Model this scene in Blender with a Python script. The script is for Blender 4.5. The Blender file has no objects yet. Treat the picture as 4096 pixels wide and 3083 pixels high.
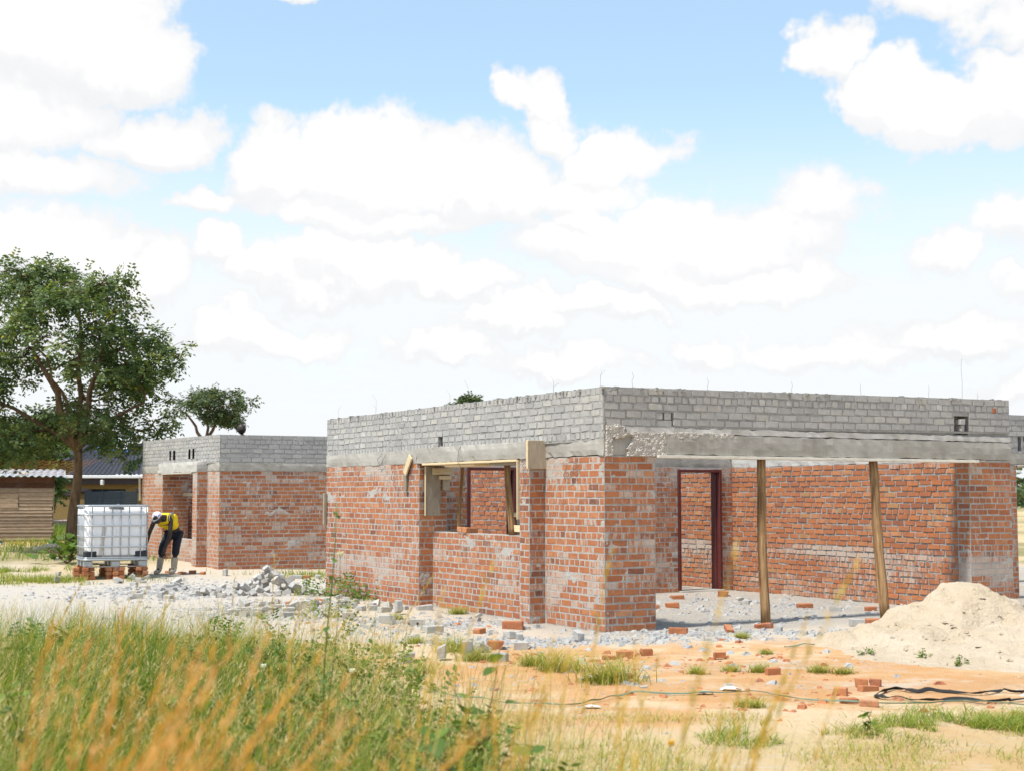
import bpy, bmesh, math, random
import numpy as np
from mathutils import Vector, Matrix, Euler
rad = math.radians
sc = bpy.context.scene
col = sc.collection
random.seed(5)
RNG = np.random.default_rng(11)

# ------------------------------------------------------------------ camera
cam_d = bpy.data.cameras.new('camera')
cam = bpy.data.objects.new('camera', cam_d)
col.objects.link(cam)
cam.location = (0, 0, 1.65)
cam.rotation_euler = (rad(90 + 4.341), 0, 0)
cam_d.sensor_width = 36
cam_d.lens = 50.54
cam_d.clip_start = 0.1
cam_d.clip_end = 6000
cam_d.dof.use_dof = True
cam_d.dof.focus_distance = 18.5
cam_d.dof.aperture_fstop = 3.2
sc.camera = cam

# ------------------------------------------------------------------ view / exposure
sc.view_settings.view_transform = 'Standard'
sc.view_settings.look = 'None'
sc.view_settings.gamma = 1
sc.view_settings.exposure = 1.0
sc.cycles.use_denoising = True
sc.cycles.max_bounces = 6
sc.cycles.diffuse_bounces = 3
sc.cycles.transparent_max_bounces = 8
sc.cycles.sample_clamp_indirect = 4

# ------------------------------------------------------------------ node helpers
def nd(nt, typ, inp=None, **props):
    n = nt.nodes.new(typ)
    for k, v in props.items():
        setattr(n, k, v)
    for k, v in (inp or {}).items():
        s = n.inputs[k]
        if isinstance(v, bpy.types.NodeSocket):
            nt.links.new(v, s)
        else:
            s.default_value = v
    return n

def mixc(nt, fac, a, b, blend='MIX'):
    n = nt.nodes.new('ShaderNodeMix')
    n.data_type = 'RGBA'
    n.blend_type = blend
    n.clamp_factor = True
    for i, v in ((0, fac), (6, a), (7, b)):
        if isinstance(v, bpy.types.NodeSocket):
            nt.links.new(v, n.inputs[i])
        else:
            if i and len(v) == 3:
                v = (*v, 1)
            n.inputs[i].default_value = v
    return n.outputs[2]

def mth(nt, op, a, b=0.0, c=None, clamp=False):
    n = nt.nodes.new('ShaderNodeMath')
    n.operation = op
    n.use_clamp = clamp
    for i, v in enumerate((a, b, c)):
        if v is None:
            continue
        if isinstance(v, bpy.types.NodeSocket):
            nt.links.new(v, n.inputs[i])
        else:
            n.inputs[i].default_value = v
    return n.outputs[0]

def sstep(nt, v, lo, hi):
    n = nt.nodes.new('ShaderNodeMapRange')
    n.interpolation_type = 'SMOOTHSTEP'
    nt.links.new(v, n.inputs[0])
    n.inputs[1].default_value = lo
    n.inputs[2].default_value = hi
    return n.outputs[0]

def ramp(nt, fac, stops):
    n = nt.nodes.new('ShaderNodeValToRGB')
    cr = n.color_ramp
    while len(cr.elements) < len(stops):
        cr.elements.new(0.5)
    for e, (p, c) in zip(cr.elements, stops):
        e.position = p
        e.color = (*c, 1)
    nt.links.new(fac, n.inputs[0])
    return n.outputs[0]

def noise(nt, vec, scale, detail=3, rough=0.55, dist=0.0):
    return nd(nt, 'ShaderNodeTexNoise', {'Vector': vec, 'Scale': scale, 'Detail': detail, 'Roughness': rough, 'Distortion': dist}).outputs[0]

def pos(nt):
    return nd(nt, 'ShaderNodeNewGeometry').outputs['Position']

def scaled(nt, vec, s):
    return nd(nt, 'ShaderNodeVectorMath', {0: vec, 1: s}, operation='MULTIPLY').outputs[0]

MATS = {}
def material(name, fn, rough=0.9, spec=0.3):
    m = bpy.data.materials.new(name)
    m.use_nodes = True
    nt = m.node_tree
    b = nt.nodes['Principled BSDF']
    b.inputs['Roughness'].default_value = rough
    b.inputs['Specular IOR Level'].default_value = spec
    fn(nt, b)
    MATS[name] = m
    return m

def setcol(nt, b, c):
    nt.links.new(c, b.inputs['Base Color'])

def setbump(nt, b, h, strength, dist):
    n = nd(nt, 'ShaderNodeBump', {'Height': h, 'Strength': strength, 'Distance': dist})
    nt.links.new(n.outputs[0], b.inputs['Normal'])

# ------------------------------------------------------------------ world: sky with cumulus, and the sun
SUN = Vector((-0.345, -0.28, 0.89)).normalized()
world = bpy.data.worlds.new('World')
sc.world = world
world.use_nodes = True
wt = world.node_tree
wt.nodes.clear()
sky = nd(wt, 'ShaderNodeTexSky', sky_type='NISHITA', sun_disc=False)
sky.sun_elevation = math.asin(SUN.z)
sky.sun_rotation = math.atan2(SUN.x, SUN.y)
sky.altitude = 1200
sky.air_density = 1.0
sky.dust_density = 0.6
sky.ozone_density = 0.6
tc = nd(wt, 'ShaderNodeTexCoord').outputs['Generated']
nrm = nd(wt, 'ShaderNodeVectorMath', {0: tc}, operation='NORMALIZE').outputs[0]
sep = nd(wt, 'ShaderNodeSeparateXYZ', {0: nrm})
az = mth(wt, 'ARCTAN2', sep.outputs[0], sep.outputs[1])
el = mth(wt, 'ARCSINE', sep.outputs[2])
w1 = nd(wt, 'ShaderNodeTexNoise', {'Vector': nrm, 'Scale': 9.0, 'Detail': 5, 'Roughness': 0.62})
w2 = nd(wt, 'ShaderNodeTexNoise', {'Vector': nrm, 'Scale': 26.0, 'Detail': 6, 'Roughness': 0.64})
wsub = nd(wt, 'ShaderNodeVectorMath', {0: w1.outputs[1], 1: (0.5, 0.5, 0.5)}, operation='SUBTRACT').outputs[0]
wsep = nd(wt, 'ShaderNodeSeparateXYZ', {0: wsub})
azw = mth(wt, 'MULTIPLY_ADD', wsep.outputs[0], 0.18, az)
elw = mth(wt, 'MULTIPLY_ADD', wsep.outputs[1], 0.10, el)
ae = nd(wt, 'ShaderNodeCombineXYZ', {0: azw, 1: elw, 2: 0.0}).outputs[0]
# cumulus heads: azimuth, elevation, half width, half height (degrees), fullness
CLOUDS = [
    (-18.5, 18.0, 5.0, 3.0, 1.0), (-21, 14.5, 4.5, 2.2, 1.0), (-15.6, 16.6, 2.6, 1.7, .9), (-15.2, 13.6, 3.2, 1.3, .95), (-19.5, 11.9, 4.0, 1.2, .8),
    (-8.0, 19.6, 3.0, .55, .9), (-20, 9.0, 4.6, 1.8, 1.0), (-15.5, 8.4, 3.0, 1.4, 1.0), (-23, 5.5, 5, 2, 1.0),
    (-9.3, 12.5, 2.8, 1.7, 1.0), (-12.6, 11.0, 2.0, .65, .9), (-5.0, 12.6, 4.0, 2.0, 1.0), (-1.2, 12.4, 3.0, 2.0, .95), (-5.0, 10.9, 6.2, .7, .8),
    (1.0, 16.1, 1.4, 1.2, .75), (1.8, 14.6, 1.9, 1.1, .7), (4.4, 13.2, 2.4, 1.5, .85), (3.2, 11.9, 3.6, 1.0, .8),
    (-4.6, 9.0, 3.3, 1.5, 1.0), (-8.8, 8.2, 3.0, .9, 1.0), (-11.4, 9.3, 1.7, .9, .9), (-2.0, 8.0, 2.2, .9, .95),
    (5.5, 9.7, 5.4, 1.5, 1.0), (9.0, 10.3, 4.0, 1.6, .85), (3.6, 11.0, 1.6, .8, .9), (8.2, 8.5, 5.0, .9, .95), (12.0, 11.6, 2.4, 1.3, .5),
    (0.4, 6.6, 3.2, .75, .9), (4.0, 7.2, 3.0, .7, .95), (-10, 6.2, 3.6, .8, .9), (-3.0, 5.6, 2.6, .6, .9), (2.0, 5.0, 3.6, .6, .9), (8.0, 5.6, 2.0, .7, .8), (12.5, 5.6, 3.0, .7, .7),
    (13.0, 17.2, 1.6, 1.4, .9), (15.0, 15.4, 2.2, 1.6, 1.0), (18.0, 14.6, 3.2, 1.5, 1.0), (20.5, 15.0, 3.0, 1.9, .9), (16.5, 19.0, 2.6, 1.1, .6), (19.5, 17.8, 2.6, 1.4, .6),
    (17.3, 9.4, 2.0, .9, .6), (20.5, 10.4, 2.0, 1.3, .6), (17.0, 6.2, 4.0, .8, .8), (20.0, 4.4, 4.0, .8, .8), (21, 8, 2, .7, .6),
]
rc = random.Random(3)
for k in range(20):       # the same broken cumulus all round the horizon
    a = rc.uniform(28, 332)
    CLOUDS.append((a if a < 180 else a - 360, rc.uniform(3, 34), rc.uniform(4, 10), rc.uniform(1.4, 4), rc.uniform(.75, 1)))
f = None
f_low = None
for (a, e, ra, re, full) in CLOUDS:
    dv = nd(wt, 'ShaderNodeVectorMath', {0: ae, 1: (rad(a), rad(e), 0)}, operation='SUBTRACT').outputs[0]
    dv = nd(wt, 'ShaderNodeVectorMath', {0: dv, 1: (1 / rad(ra), 1 / rad(re), 1)}, operation='MULTIPLY').outputs[0]
    ln = nd(wt, 'ShaderNodeVectorMath', {0: dv}, operation='LENGTH').outputs['Value']
    v = mth(wt, 'MULTIPLY_ADD', ln, -full, full * 1.12)
    f = v if f is None else mth(wt, 'MAXIMUM', f, v)
    if abs(a) < 26:      # the same head moved down: thick below, so the base reads shaded
        lw = nd(wt, 'ShaderNodeVectorMath', {0: nd(wt, 'ShaderNodeVectorMath', {0: dv, 1: (0.12, 0.62, 0)}, operation='ADD').outputs[0]}, operation='LENGTH').outputs['Value']
        v2 = mth(wt, 'MULTIPLY_ADD', lw, -full, full * 1.12)
        f_low = v2 if f_low is None else mth(wt, 'MAXIMUM', f_low, v2)
base_sh = mth(wt, 'SUBTRACT', f_low, f)
f = mth(wt, 'MAXIMUM', f, -0.5)
f = mth(wt, 'MULTIPLY_ADD', mth(wt, 'SUBTRACT', w2.outputs[0], 0.5), 0.95, f)
dens = sstep(wt, f, -0.02, 0.30)
# thin bright veil that thickens towards the horizon
veil_n = noise(wt, nd(wt, 'ShaderNodeVectorMath', {0: nrm, 1: (3, 3, 14)}, operation='MULTIPLY').outputs[0], 2.2, 5, 0.6)
veil_e = sstep(wt, el, 0.29, 0.10)
veil = mth(wt, 'MULTIPLY', veil_e, mth(wt, 'MULTIPLY_ADD', veil_n, 0.85, 0.62))
veil = mth(wt, 'MULTIPLY_ADD', veil, 0.70, 0.30, clamp=True)
sky_s = nd(wt, 'ShaderNodeVectorMath', {0: sky.outputs[0], 1: (0.100, 0.128, 0.124)}, operation='MULTIPLY').outputs[0]
sky_v = mixc(wt, veil, sky_s, (0.472, 0.488, 0.497))
cl_n = sstep(wt, mth(wt, 'MULTIPLY_ADD', mth(wt, 'SUBTRACT', w1.outputs[0], 0.5), 1.2, f), 0.05, 0.75)
cloud_c = mixc(wt, cl_n, (0.462, 0.466, 0.472), (0.56, 0.556, 0.552))
cloud_c = mixc(wt, mth(wt, 'MULTIPLY', sstep(wt, mth(wt, 'MULTIPLY_ADD', mth(wt, 'SUBTRACT', w1.outputs[0], 0.5), 1.0, base_sh), -0.08, 0.46), 0.72), cloud_c, (0.445, 0.45, 0.457))
final = mixc(wt, dens, sky_v, cloud_c)
bg = nd(wt, 'ShaderNodeBackground', {'Color': final, 'Strength': 1.0})
wo = nd(wt, 'ShaderNodeOutputWorld', {'Surface': bg.outputs[0]})

sun_d = bpy.data.lights.new('sun', 'SUN')
sun_d.energy = 3.1
sun_d.angle = rad(5)
sun_d.color = (1.0, 0.95, 0.87)
sun = bpy.data.objects.new('sun', sun_d)
col.objects.link(sun)
sun.rotation_euler = (-SUN).to_track_quat('-Z', 'Y').to_euler()
sun.location = (-20, -10, 40)

# ------------------------------------------------------------------ numeric noise
def _h(ix, iy, s):
    v = np.sin(ix * 127.1 + iy * 311.7 + s * 74.7) * 43758.5453
    return v - np.floor(v)
def vn(x, y, s=0):
    x = np.asarray(x, float); y = np.asarray(y, float)
    ix, iy = np.floor(x), np.floor(y)
    fx, fy = x - ix, y - iy
    fx = fx * fx * (3 - 2 * fx); fy = fy * fy * (3 - 2 * fy)
    return ((_h(ix, iy, s) * (1 - fx) + _h(ix + 1, iy, s) * fx) * (1 - fy) + (_h(ix, iy + 1, s) * (1 - fx) + _h(ix + 1, iy + 1, s) * fx) * fy)
def fbm(x, y, s=0, oct=4):
    t = 0; a = 0.5; n = 0
    for k in range(oct):
        t = t + a * vn(np.asarray(x) * 2 ** k, np.asarray(y) * 2 ** k, s + k * 7); n += a; a *= 0.5
    return t / n
def ss(x, a, b):
    t = np.clip((np.asarray(x, float) - a) / (b - a), 0, 1)
    return t * t * (3 - 2 * t)
def gauss(x, y, cx, cy, rx, ry):
    return np.exp(-(((np.asarray(x) - cx) / rx) ** 2 + ((np.asarray(y) - cy) / ry) ** 2))

def gz(x, y):
    """height of the ground"""
    x = np.asarray(x, float); y = np.asarray(y, float)
    z = 0.24 * ss(y, 25, 40) * ss(-x, 3.5, 8)
    z = z + 0.10 * gauss(x, y, -1.95, 18.0, 0.75, 0.45)
    z = z + 0.05 * gauss(x, y, 3.0, 15.6, 1.6, 1.3)
    z = z + (fbm(x * .5, y * .5, 3, 4) - .5) * 0.07 * ss(y, 3, 9) * (1 - 0.75 * ss(y, 15.5, 18))
    z = z + (fbm(x * 3.1, y * 3.1, 9, 3) - .5) * 0.028
    return z
def g1(x, y):
    return float(gz(x, y))

# ------------------------------------------------------------------ mesh helpers
def tagit(o, label=None, cat=None, group=None, kind=None):
    if label: o['label'] = label
    if cat: o['category'] = cat
    if group: o['group'] = group
    if kind: o['kind'] = kind
    return o

def mesh(name, V, F, smooth=False, attrs=None, cols=None):
    me = bpy.data.meshes.new(name)
    V = np.asarray(V, np.float32).reshape(-1, 3)
    if isinstance(F, np.ndarray):
        n, k = F.shape
        me.vertices.add(len(V)); me.vertices.foreach_set('co', V.ravel())
        me.loops.add(n * k); me.loops.foreach_set('vertex_index', F.astype(np.int32).ravel())
        me.polygons.add(n)
        me.polygons.foreach_set('loop_start', np.arange(0, n * k, k, dtype=np.int32))
        me.polygons.foreach_set('loop_total', np.full(n, k, np.int32))
        me.update(calc_edges=True)
        me.validate()
    else:
        me.from_pydata(V.tolist(), [], F)
        me.update()
    for an, av in (attrs or {}).items():
        a = me.attributes.new(an, 'FLOAT', 'POINT')
        a.data.foreach_set('value', np.asarray(av, np.float32))
    if cols is not None:
        a = me.attributes.new('soil', 'FLOAT_COLOR', 'POINT')
        c4 = np.ones((len(V), 4), np.float32); c4[:, :3] = cols
        a.data.foreach_set('color', c4.ravel())
    if smooth:
        me.shade_smooth()
    else:
        me.shade_flat()
    return me

def link(name, me, mat=None, parent=None, loc=(0, 0, 0), rot=(0, 0, 0), scale=(1, 1, 1)):
    o = bpy.data.objects.new(name, me)
    if mat is not None and me is not None and not me.materials:
        me.materials.append(MATS[mat] if isinstance(mat, str) else mat)
    o.location = loc; o.rotation_euler = rot; o.scale = scale
    if parent is not None:
        o.parent = parent
    col.objects.link(o)
    return o

def empty(name, loc, rz=0.0):
    o = bpy.data.objects.new(name, None)
    o.empty_display_size = 0.2
    o.location = loc; o.rotation_euler = (0, 0, rz)
    col.objects.link(o)
    return o

class MB:
    def __init__(s):
        s.V = []; s.F = []; s.A = []
    def add(s, V, F, a=0.5):
        b = len(s.V)
        s.V.extend([tuple(v) for v in V]); s.F.extend([tuple(i + b for i in f) for f in F]); s.A.extend([a] * len(V))
    def box(s, lo, hi, bev=0.0, M=None, a=0.5, jit=0.0):
        lo = Vector(lo); hi = Vector(hi)
        c = (lo + hi) / 2; h = (hi - lo) / 2
        b = min(bev, min(h) * 0.6)
        V = []; F = []
        if b <= 0:
            for z in (-1, 1):
                for x, y in ((-1, -1), (1, -1), (1, 1), (-1, 1)):
                    V.append(Vector((x * h.x, y * h.y, z * h.z)))
            F = [(3, 2, 1, 0), (4, 5, 6, 7), (0, 1, 5, 4), (1, 2, 6, 5), (2, 3, 7, 6), (3, 0, 4, 7)]
        else:
            bm = bmesh.new()
            bmesh.ops.create_cube(bm, size=1)
            for v in bm.verts: v.co = Vector((v.co.x * 2 * h.x, v.co.y * 2 * h.y, v.co.z * 2 * h.z))
            bmesh.ops.bevel(bm, geom=bm.edges[:], offset=b, segments=1, affect='EDGES')
            bm.verts.index_update()
            V = [v.co.copy() for v in bm.verts]
            F = [tuple(v.index for v in f.verts) for f in bm.faces]
            bm.free()
        out = []
        for v in V:
            p = v + c
            if jit: p = p + Vector([random.uniform(-jit, jit) for _ in range(3)])
            out.append(M @ p if M is not None else p)
        s.add(out, F, a)
    def tube(s, pts, r, n=6, a=0.5, cap=True):
        pts = [Vector(p) for p in pts]
        rr = r if isinstance(r, (list, tuple)) else [r] * len(pts)
        rings = []
        up = None
        for i, p in enumerate(pts):
            t = (pts[min(i + 1, len(pts) - 1)] - pts[max(i - 1, 0)]).normalized()
            if up is None:
                up = t.orthogonal().normalized()
            else:
                up = (up - t * up.dot(t))
                up = up.normalized() if up.length > 1e-6 else t.orthogonal().normalized()
            sd = t.cross(up)
            rings.append([p + (up * math.cos(2 * math.pi * k / n) + sd * math.sin(2 * math.pi * k / n)) * rr[i] for k in range(n)])
        V = [v for rg in rings for v in rg]
        F = []
        for i in range(len(pts) - 1):
            for k in range(n):
                F.append((i * n + k, i * n + (k + 1) % n, (i + 1) * n + (k + 1) % n, (i + 1) * n + k))
        if cap:
            F.append(tuple(range(n - 1, -1, -1))); F.append(tuple((len(pts) - 1) * n + k for k in range(n)))
        s.add(V, F, a)
    def build(s, name, mat, parent=None, smooth=False, attr=None, **k):
        me = mesh(name, s.V, s.F, smooth, {attr: s.A} if attr else None)
        return link(name, me, mat, parent, **k)

# ------------------------------------------------------------------ materials
def attr(nt, name):
    return nd(nt, 'ShaderNodeAttribute', attribute_name=name)

def m_brick(nt, b):
    p = pos(nt)
    t = attr(nt, 'tint').outputs['Fac']; w = attr(nt, 'wash').outputs['Fac']
    c = ramp(nt, t, [(0, (.12, .048, .034)), (.14, (.215, .073, .039)), (.45, (.355, .115, .044)), (.75, (.44, .158, .056)), (.92, (.48, .22, .105)), (1, (.38, .195, .08))])
    n1 = noise(nt, p, 9, 4, .6)
    c = mixc(nt, sstep(nt, n1, .40, .72), c, mixc(nt, .6, c, (.26, .10, .055)))
    n5 = noise(nt, scaled(nt, p, (1, 1, .55)), 24, 3, .6)
    c = mixc(nt, mth(nt, 'MULTIPLY', sstep(nt, n5, .58, .70), .55), c, (.12, .055, .04))
    n2 = noise(nt, p, 42, 4, .7)
    c = mixc(nt, sstep(nt, n2, .5, .8), c, mixc(nt, .4, c, (.60, .33, .22)))
    streak = noise(nt, scaled(nt, p, (26, 26, 5)), 1.0, 4, .65)
    blot = noise(nt, p, 2.6, 4, .6)
    k = mth(nt, 'ADD', mth(nt, 'MULTIPLY', streak, 1.05), mth(nt, 'MULTIPLY', blot, .45))
    k = mth(nt, 'ADD', k, mth(nt, 'MULTIPLY_ADD', w, .62, -.62))
    c = mixc(nt, mth(nt, 'MULTIPLY_ADD', sstep(nt, k, .44, .70), .72, .04), c, (.47, .425, .37))
    setcol(nt, b, c)
    setbump(nt, b, noise(nt, p, 60, 4, .7), .5, .010)
material('fired_brick', m_brick, .92, .2)

def m_block(nt, b):
    p = pos(nt)
    t = attr(nt, 'tint').outputs['Fac']
    c = ramp(nt, t, [(0, (.31, .305, .30)), (.3, (.39, .382, .368)), (.7, (.46, .448, .42)), (.93, (.51, .48, .42)), (1, (.55, .54, .515))])
    n1 = noise(nt, p, 16, 4, .65)
    c = mixc(nt, sstep(nt, n1, .3, .8), mixc(nt, .35, c, (.22, .22, .225)), c)
    n7 = noise(nt, p, 1.1, 5, .65)
    c = mixc(nt, mth(nt, 'MULTIPLY', sstep(nt, n7, .45, .68), .5), c, mixc(nt, .6, c, (.24, .235, .225)))
    n2 = noise(nt, p, 120, 3, .7)
    c = mixc(nt, sstep(nt, n2, .55, .75), c, mixc(nt, .5, c, (.62, .61, .59)))
    setcol(nt, b, c)
    setbump(nt, b, noise(nt, p, 60, 4, .75), .7, .012)
material('cement_block', m_block, .95, .15)

def m_mortar(nt, b):
    p = pos(nt)
    w = attr(nt, 'wash').outputs['Fac']
    n1 = noise(nt, p, 5, 5, .65)
    c = ramp(nt, n1, [(.25, (.32, .30, .272)), (.5, (.41, .388, .353)), (.75, (.49, .465, .425))])
    n2 = noise(nt, p, 55, 3, .7)
    c = mixc(nt, sstep(nt, n2, .55, .8), c, mixc(nt, .45, c, (.17, .165, .16)))
    c = mixc(nt, mth(nt, 'MULTIPLY', w, .35), c, (.55, .53, .5))
    setcol(nt, b, c)
    setbump(nt, b, noise(nt, p, 48, 5, .75), .9, .02)
material('mortar', m_mortar, .95, .15)

def m_mortar2(nt, b):
    p = pos(nt)
    c = ramp(nt, noise(nt, p, 6, 5, .65), [(.25, (.28, .275, .265)), (.5, (.36, .352, .335)), (.75, (.43, .42, .395))])
    setcol(nt, b, c)
    setbump(nt, b, noise(nt, p, 40, 5, .75), 1.0, .025)
material('dark_mortar', m_mortar2, .95, .15)
def m_conc(nt, b):
    p = pos(nt)
    n1 = noise(nt, scaled(nt, p, (1.2, 1.2, 2.6)), 1.6, 5, .6)
    c = ramp(nt, n1, [(.3, (.29, .27, .237)), (.5, (.36, .34, .302)), (.72, (.43, .41, .37))])
    st = noise(nt, scaled(nt, p, (22, 22, 1.2)), 1, 3, .6)
    c = mixc(nt, mth(nt, 'MULTIPLY', sstep(nt, st, .55, .8), .35), c, (.5, .48, .45))
    n3 = noise(nt, scaled(nt, p, (3, 3, 60)), 1, 2, .5)
    c = mixc(nt, mth(nt, 'MULTIPLY', sstep(nt, n3, .5, .9), .2), c, (.2, .19, .17))
    setcol(nt, b, c)
    setbump(nt, b, noise(nt, p, 30, 5, .7), .5, .012)
material('cast_concrete', m_conc, .9, .2)

def m_concl(nt, b):
    p = pos(nt)
    n1 = noise(nt, scaled(nt, p, (1, 1, 5)), 3, 5, .65)
    c = ramp(nt, n1, [(.3, (.40, .385, .36)), (.55, (.50, .485, .455)), (.75, (.57, .55, .52))])
    setcol(nt, b, c)
    setbump(nt, b, noise(nt, p, 40, 5, .7), .6, .014)
material('plaster_band', m_concl, .92, .15)

def m_rough(nt, b):
    p = pos(nt)
    v = nd(nt, 'ShaderNodeTexVoronoi', {'Vector': p, 'Scale': 48.0})
    c = ramp(nt, v.outputs['Distance'], [(0, (.58, .55, .50)), (.5, (.52, .47, .40)), (1, (.36, .32, .27))])
    c = mixc(nt, noise(nt, p, 30, 3, .6), c, mixc(nt, .5, c, (.66, .63, .6)))
    setcol(nt, b, c)
    setbump(nt, b, v.outputs['Distance'], .9, .03)
material('rough_concrete', m_rough, .95, .15)

def m_soil(nt, b):
    p = pos(nt)
    c = attr(nt, 'soil').outputs['Color']
    orn = attr(nt, 'orn').outputs['Fac']
    pm = noise(nt, scaled(nt, p, (.8, 1.5, 1)), 1.5, 8, .68, .4)
    pk = mth(nt, 'ADD', pm, mth(nt, 'MULTIPLY_ADD', orn, .34, -.34))
    c = mixc(nt, mth(nt, 'MULTIPLY', sstep(nt, pk, .42, .55), .75), c, (.56, .30, .125))
    pw_ = noise(nt, scaled(nt, p, (.7, 1.3, 1)), 2.3, 8, .7, .3)
    c = mixc(nt, mth(nt, 'MULTIPLY', sstep(nt, pw_, .55, .66), .4), c, (.58, .53, .46))
    n1 = noise(nt, p, 1.3, 6, .65)
    n2 = noise(nt, scaled(nt, p, (1, 1.6, 1)), 7, 5, .7)
    n3 = noise(nt, p, 60, 4, .75)
    c = mixc(nt, mth(nt, 'MULTIPLY', sstep(nt, n1, .5, .72), .3), c, (.62, .52, .40))
    c = mixc(nt, mth(nt, 'MULTIPLY', sstep(nt, n2, .54, .78), .5), c, mixc(nt, .75, c, (.44, .20, .07)))
    c = mixc(nt, mth(nt, 'MULTIPLY', sstep(nt, n3, .58, .70), .55), c, mixc(nt, .5, c, (.26, .17, .10)))
    c = mixc(nt, mth(nt, 'MULTIPLY', sstep(nt, n3, .48, .30), .22), c, (.66, .60, .52))
    setcol(nt, b, c)
    h = mth(nt, 'ADD', mth(nt, 'MULTIPLY', noise(nt, p, 9, 6, .75), .8), mth(nt, 'MULTIPLY', noise(nt, p, 60, 4, .7), .3))
    setbump(nt, b, h, .9, .07)
material('soil', m_soil, .97, .1)

def m_sand(nt, b):
    p = pos(nt)
    n1 = noise(nt, p, 2.2, 5, .6)
    c = ramp(nt, n1, [(.3, (.62, .50, .35)), (.55, (.69, .57, .42)), (.75, (.74, .63, .485))])
    n2 = noise(nt, p, 90, 3, .8)
    c = mixc(nt, sstep(nt, n2, .62, .72), c, (.36, .26, .17))
    setcol(nt, b, c)
    h = mth(nt, 'ADD', noise(nt, p, 11, 5, .7), mth(nt, 'MULTIPLY', noise(nt, p, 85, 4, .7), .4))
    setbump(nt, b, h, 1.0, .07)
material('sand', m_sand, .97, .1)

def wood_fn(c0, c1, c2, axis=(1, 1, 1), s=1.0):
    def fn(nt, b):
        tcn = nd(nt, 'ShaderNodeTexCoord').outputs['Object']
        inf = nd(nt, 'ShaderNodeObjectInfo').outputs['Random']
        v = nd(nt, 'ShaderNodeVectorMath', {0: scaled(nt, tcn, axis), 1: nd(nt, 'ShaderNodeCombineXYZ', {0: mth(nt, 'MULTIPLY', inf, 31.0), 1: mth(nt, 'MULTIPLY', inf, 17.0), 2: 0.0}).outputs[0]}, operation='ADD').outputs[0]
        n1 = noise(nt, v, 6 * s, 5, .65, .6)
        c = ramp(nt, n1, [(.28, c0), (.5, c1), (.72, c2)])
        n2 = noise(nt, tcn, 2.5, 4, .6)
        c = mixc(nt, mth(nt, 'MULTIPLY', sstep(nt, n2, .5, .75), .5), c, mixc(nt, .5, c, (.2, .19, .175)))
        k = mth(nt, 'MULTIPLY_ADD', inf, .5, .72)
        c = mixc(nt, 1.0, c, nd(nt, 'ShaderNodeCombineXYZ', {0: k, 1: k, 2: k}).outputs[0], 'MULTIPLY')
        setcol(nt, b, c)
        setbump(nt, b, n1, .4, .008)
    return fn
material('fresh_timber', wood_fn((.50, .38, .22), (.62, .49, .30), (.68, .57, .39), (1, 8, 8)), .8, .25)
material('form_board', wood_fn((.24, .20, .15), (.36, .30, .22), (.42, .37, .30), (9, 9, 1)), .85, .2)
material('stained_board', wood_fn((.42, .40, .36), (.56, .53, .47), (.62, .56, .42), (2, 8, 8)), .9, .15)
material('shed_plank', wood_fn((.21, .155, .105), (.35, .265, .185), (.45, .365, .275), (1, 9, 9), .7), .85, .2)
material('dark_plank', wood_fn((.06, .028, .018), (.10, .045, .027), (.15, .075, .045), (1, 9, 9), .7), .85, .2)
def m_pole(nt, b):
    p = nd(nt, 'ShaderNodeTexCoord').outputs['Object']
    n1 = noise(nt, scaled(nt, p, (22, 22, 1.6)), 1, 5, .65, .4)
    c = ramp(nt, n1, [(.3, (.09, .050, .024)), (.48, (.23, .132, .062)), (.62, (.37, .225, .11)), (.78, (.52, .36, .20))])
    n2 = noise(nt, scaled(nt, p, (5, 5, 1.2)), 1.3, 4, .6)
    c = mixc(nt, mth(nt, 'MULTIPLY', sstep(nt, n2, .55, .72), .8), c, (.07, .042, .022))
    setcol(nt, b, c); setbump(nt, b, n1, .7, .012)
material('pole_timber', m_pole, .85, .2)
def m_bark(nt, b):
    p = pos(nt)
    n1 = noise(nt, scaled(nt, p, (14, 14, 3)), 1, 5, .7, .3)
    c = ramp(nt, n1, [(.3, (.05, .034, .023)), (.5, (.16, .105, .062)), (.72, (.28, .19, .11))])
    setcol(nt, b, c); setbump(nt, b, n1, 1, .05)
material('bark', m_bark, .95, .1)

def flat(name, c, rough=.6, spec=.3, metal=0.0, var=.25, sc_=12):
    def fn(nt, b):
        n1 = noise(nt, pos(nt), sc_, 4, .6)
        c2 = mixc(nt, n1, tuple(v * (1 - var) for v in c), tuple(min(1, v * (1 + var)) for v in c))
        setcol(nt, b, c2)
        b.inputs['Metallic'].default_value = metal
    return material(name, fn, rough, spec)
flat('maroon_paint', (.105, .022, .020), .5, .4, 0, .3, 8)
flat('galvanised', (.42, .45, .47), .42, .5, .7, .15)
flat('wire', (.16, .165, .18), .5, .5, .3, .1)
flat('rust_bar', (.33, .13, .03), .8, .2, 0, .3)
flat('black_plastic', (.022, .026, .035), .55, .4, 0, .5, 30)
flat('grey_cloth', (.16, .17, .19), .9)
flat('ochre_wall', (.23, .165, .07), .9, .2)
flat('brown_trim', (.055, .042, .045), .8, .3)
flat('white_gutter', (.70, .70, .71), .5, .4, 0, .06)
flat('dark_gate', (.022, .034, .045), .5, .4, 0, .3)
flat('void_shade', (.012, .012, .014), .9, .1)  # near-black colour standing in for shade inside openings
flat('glass_dark', (.02, .022, .026), .15, .5)
flat('car_paint', (.40, .42, .44), .3, .5, .3, .05)
flat('lamp_red', (.30, .02, .02), .3, .5)
flat('rubber', (.02, .02, .02), .8, .3)
flat('stone', (.46, .41, .34), .9, .2, 0, .3)
flat('pink_bank', (.40, .30, .26), .95, .1, 0, .3)
flat('skin_dark', (.030, .019, .015), .5, .4, 0, .3)
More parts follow.
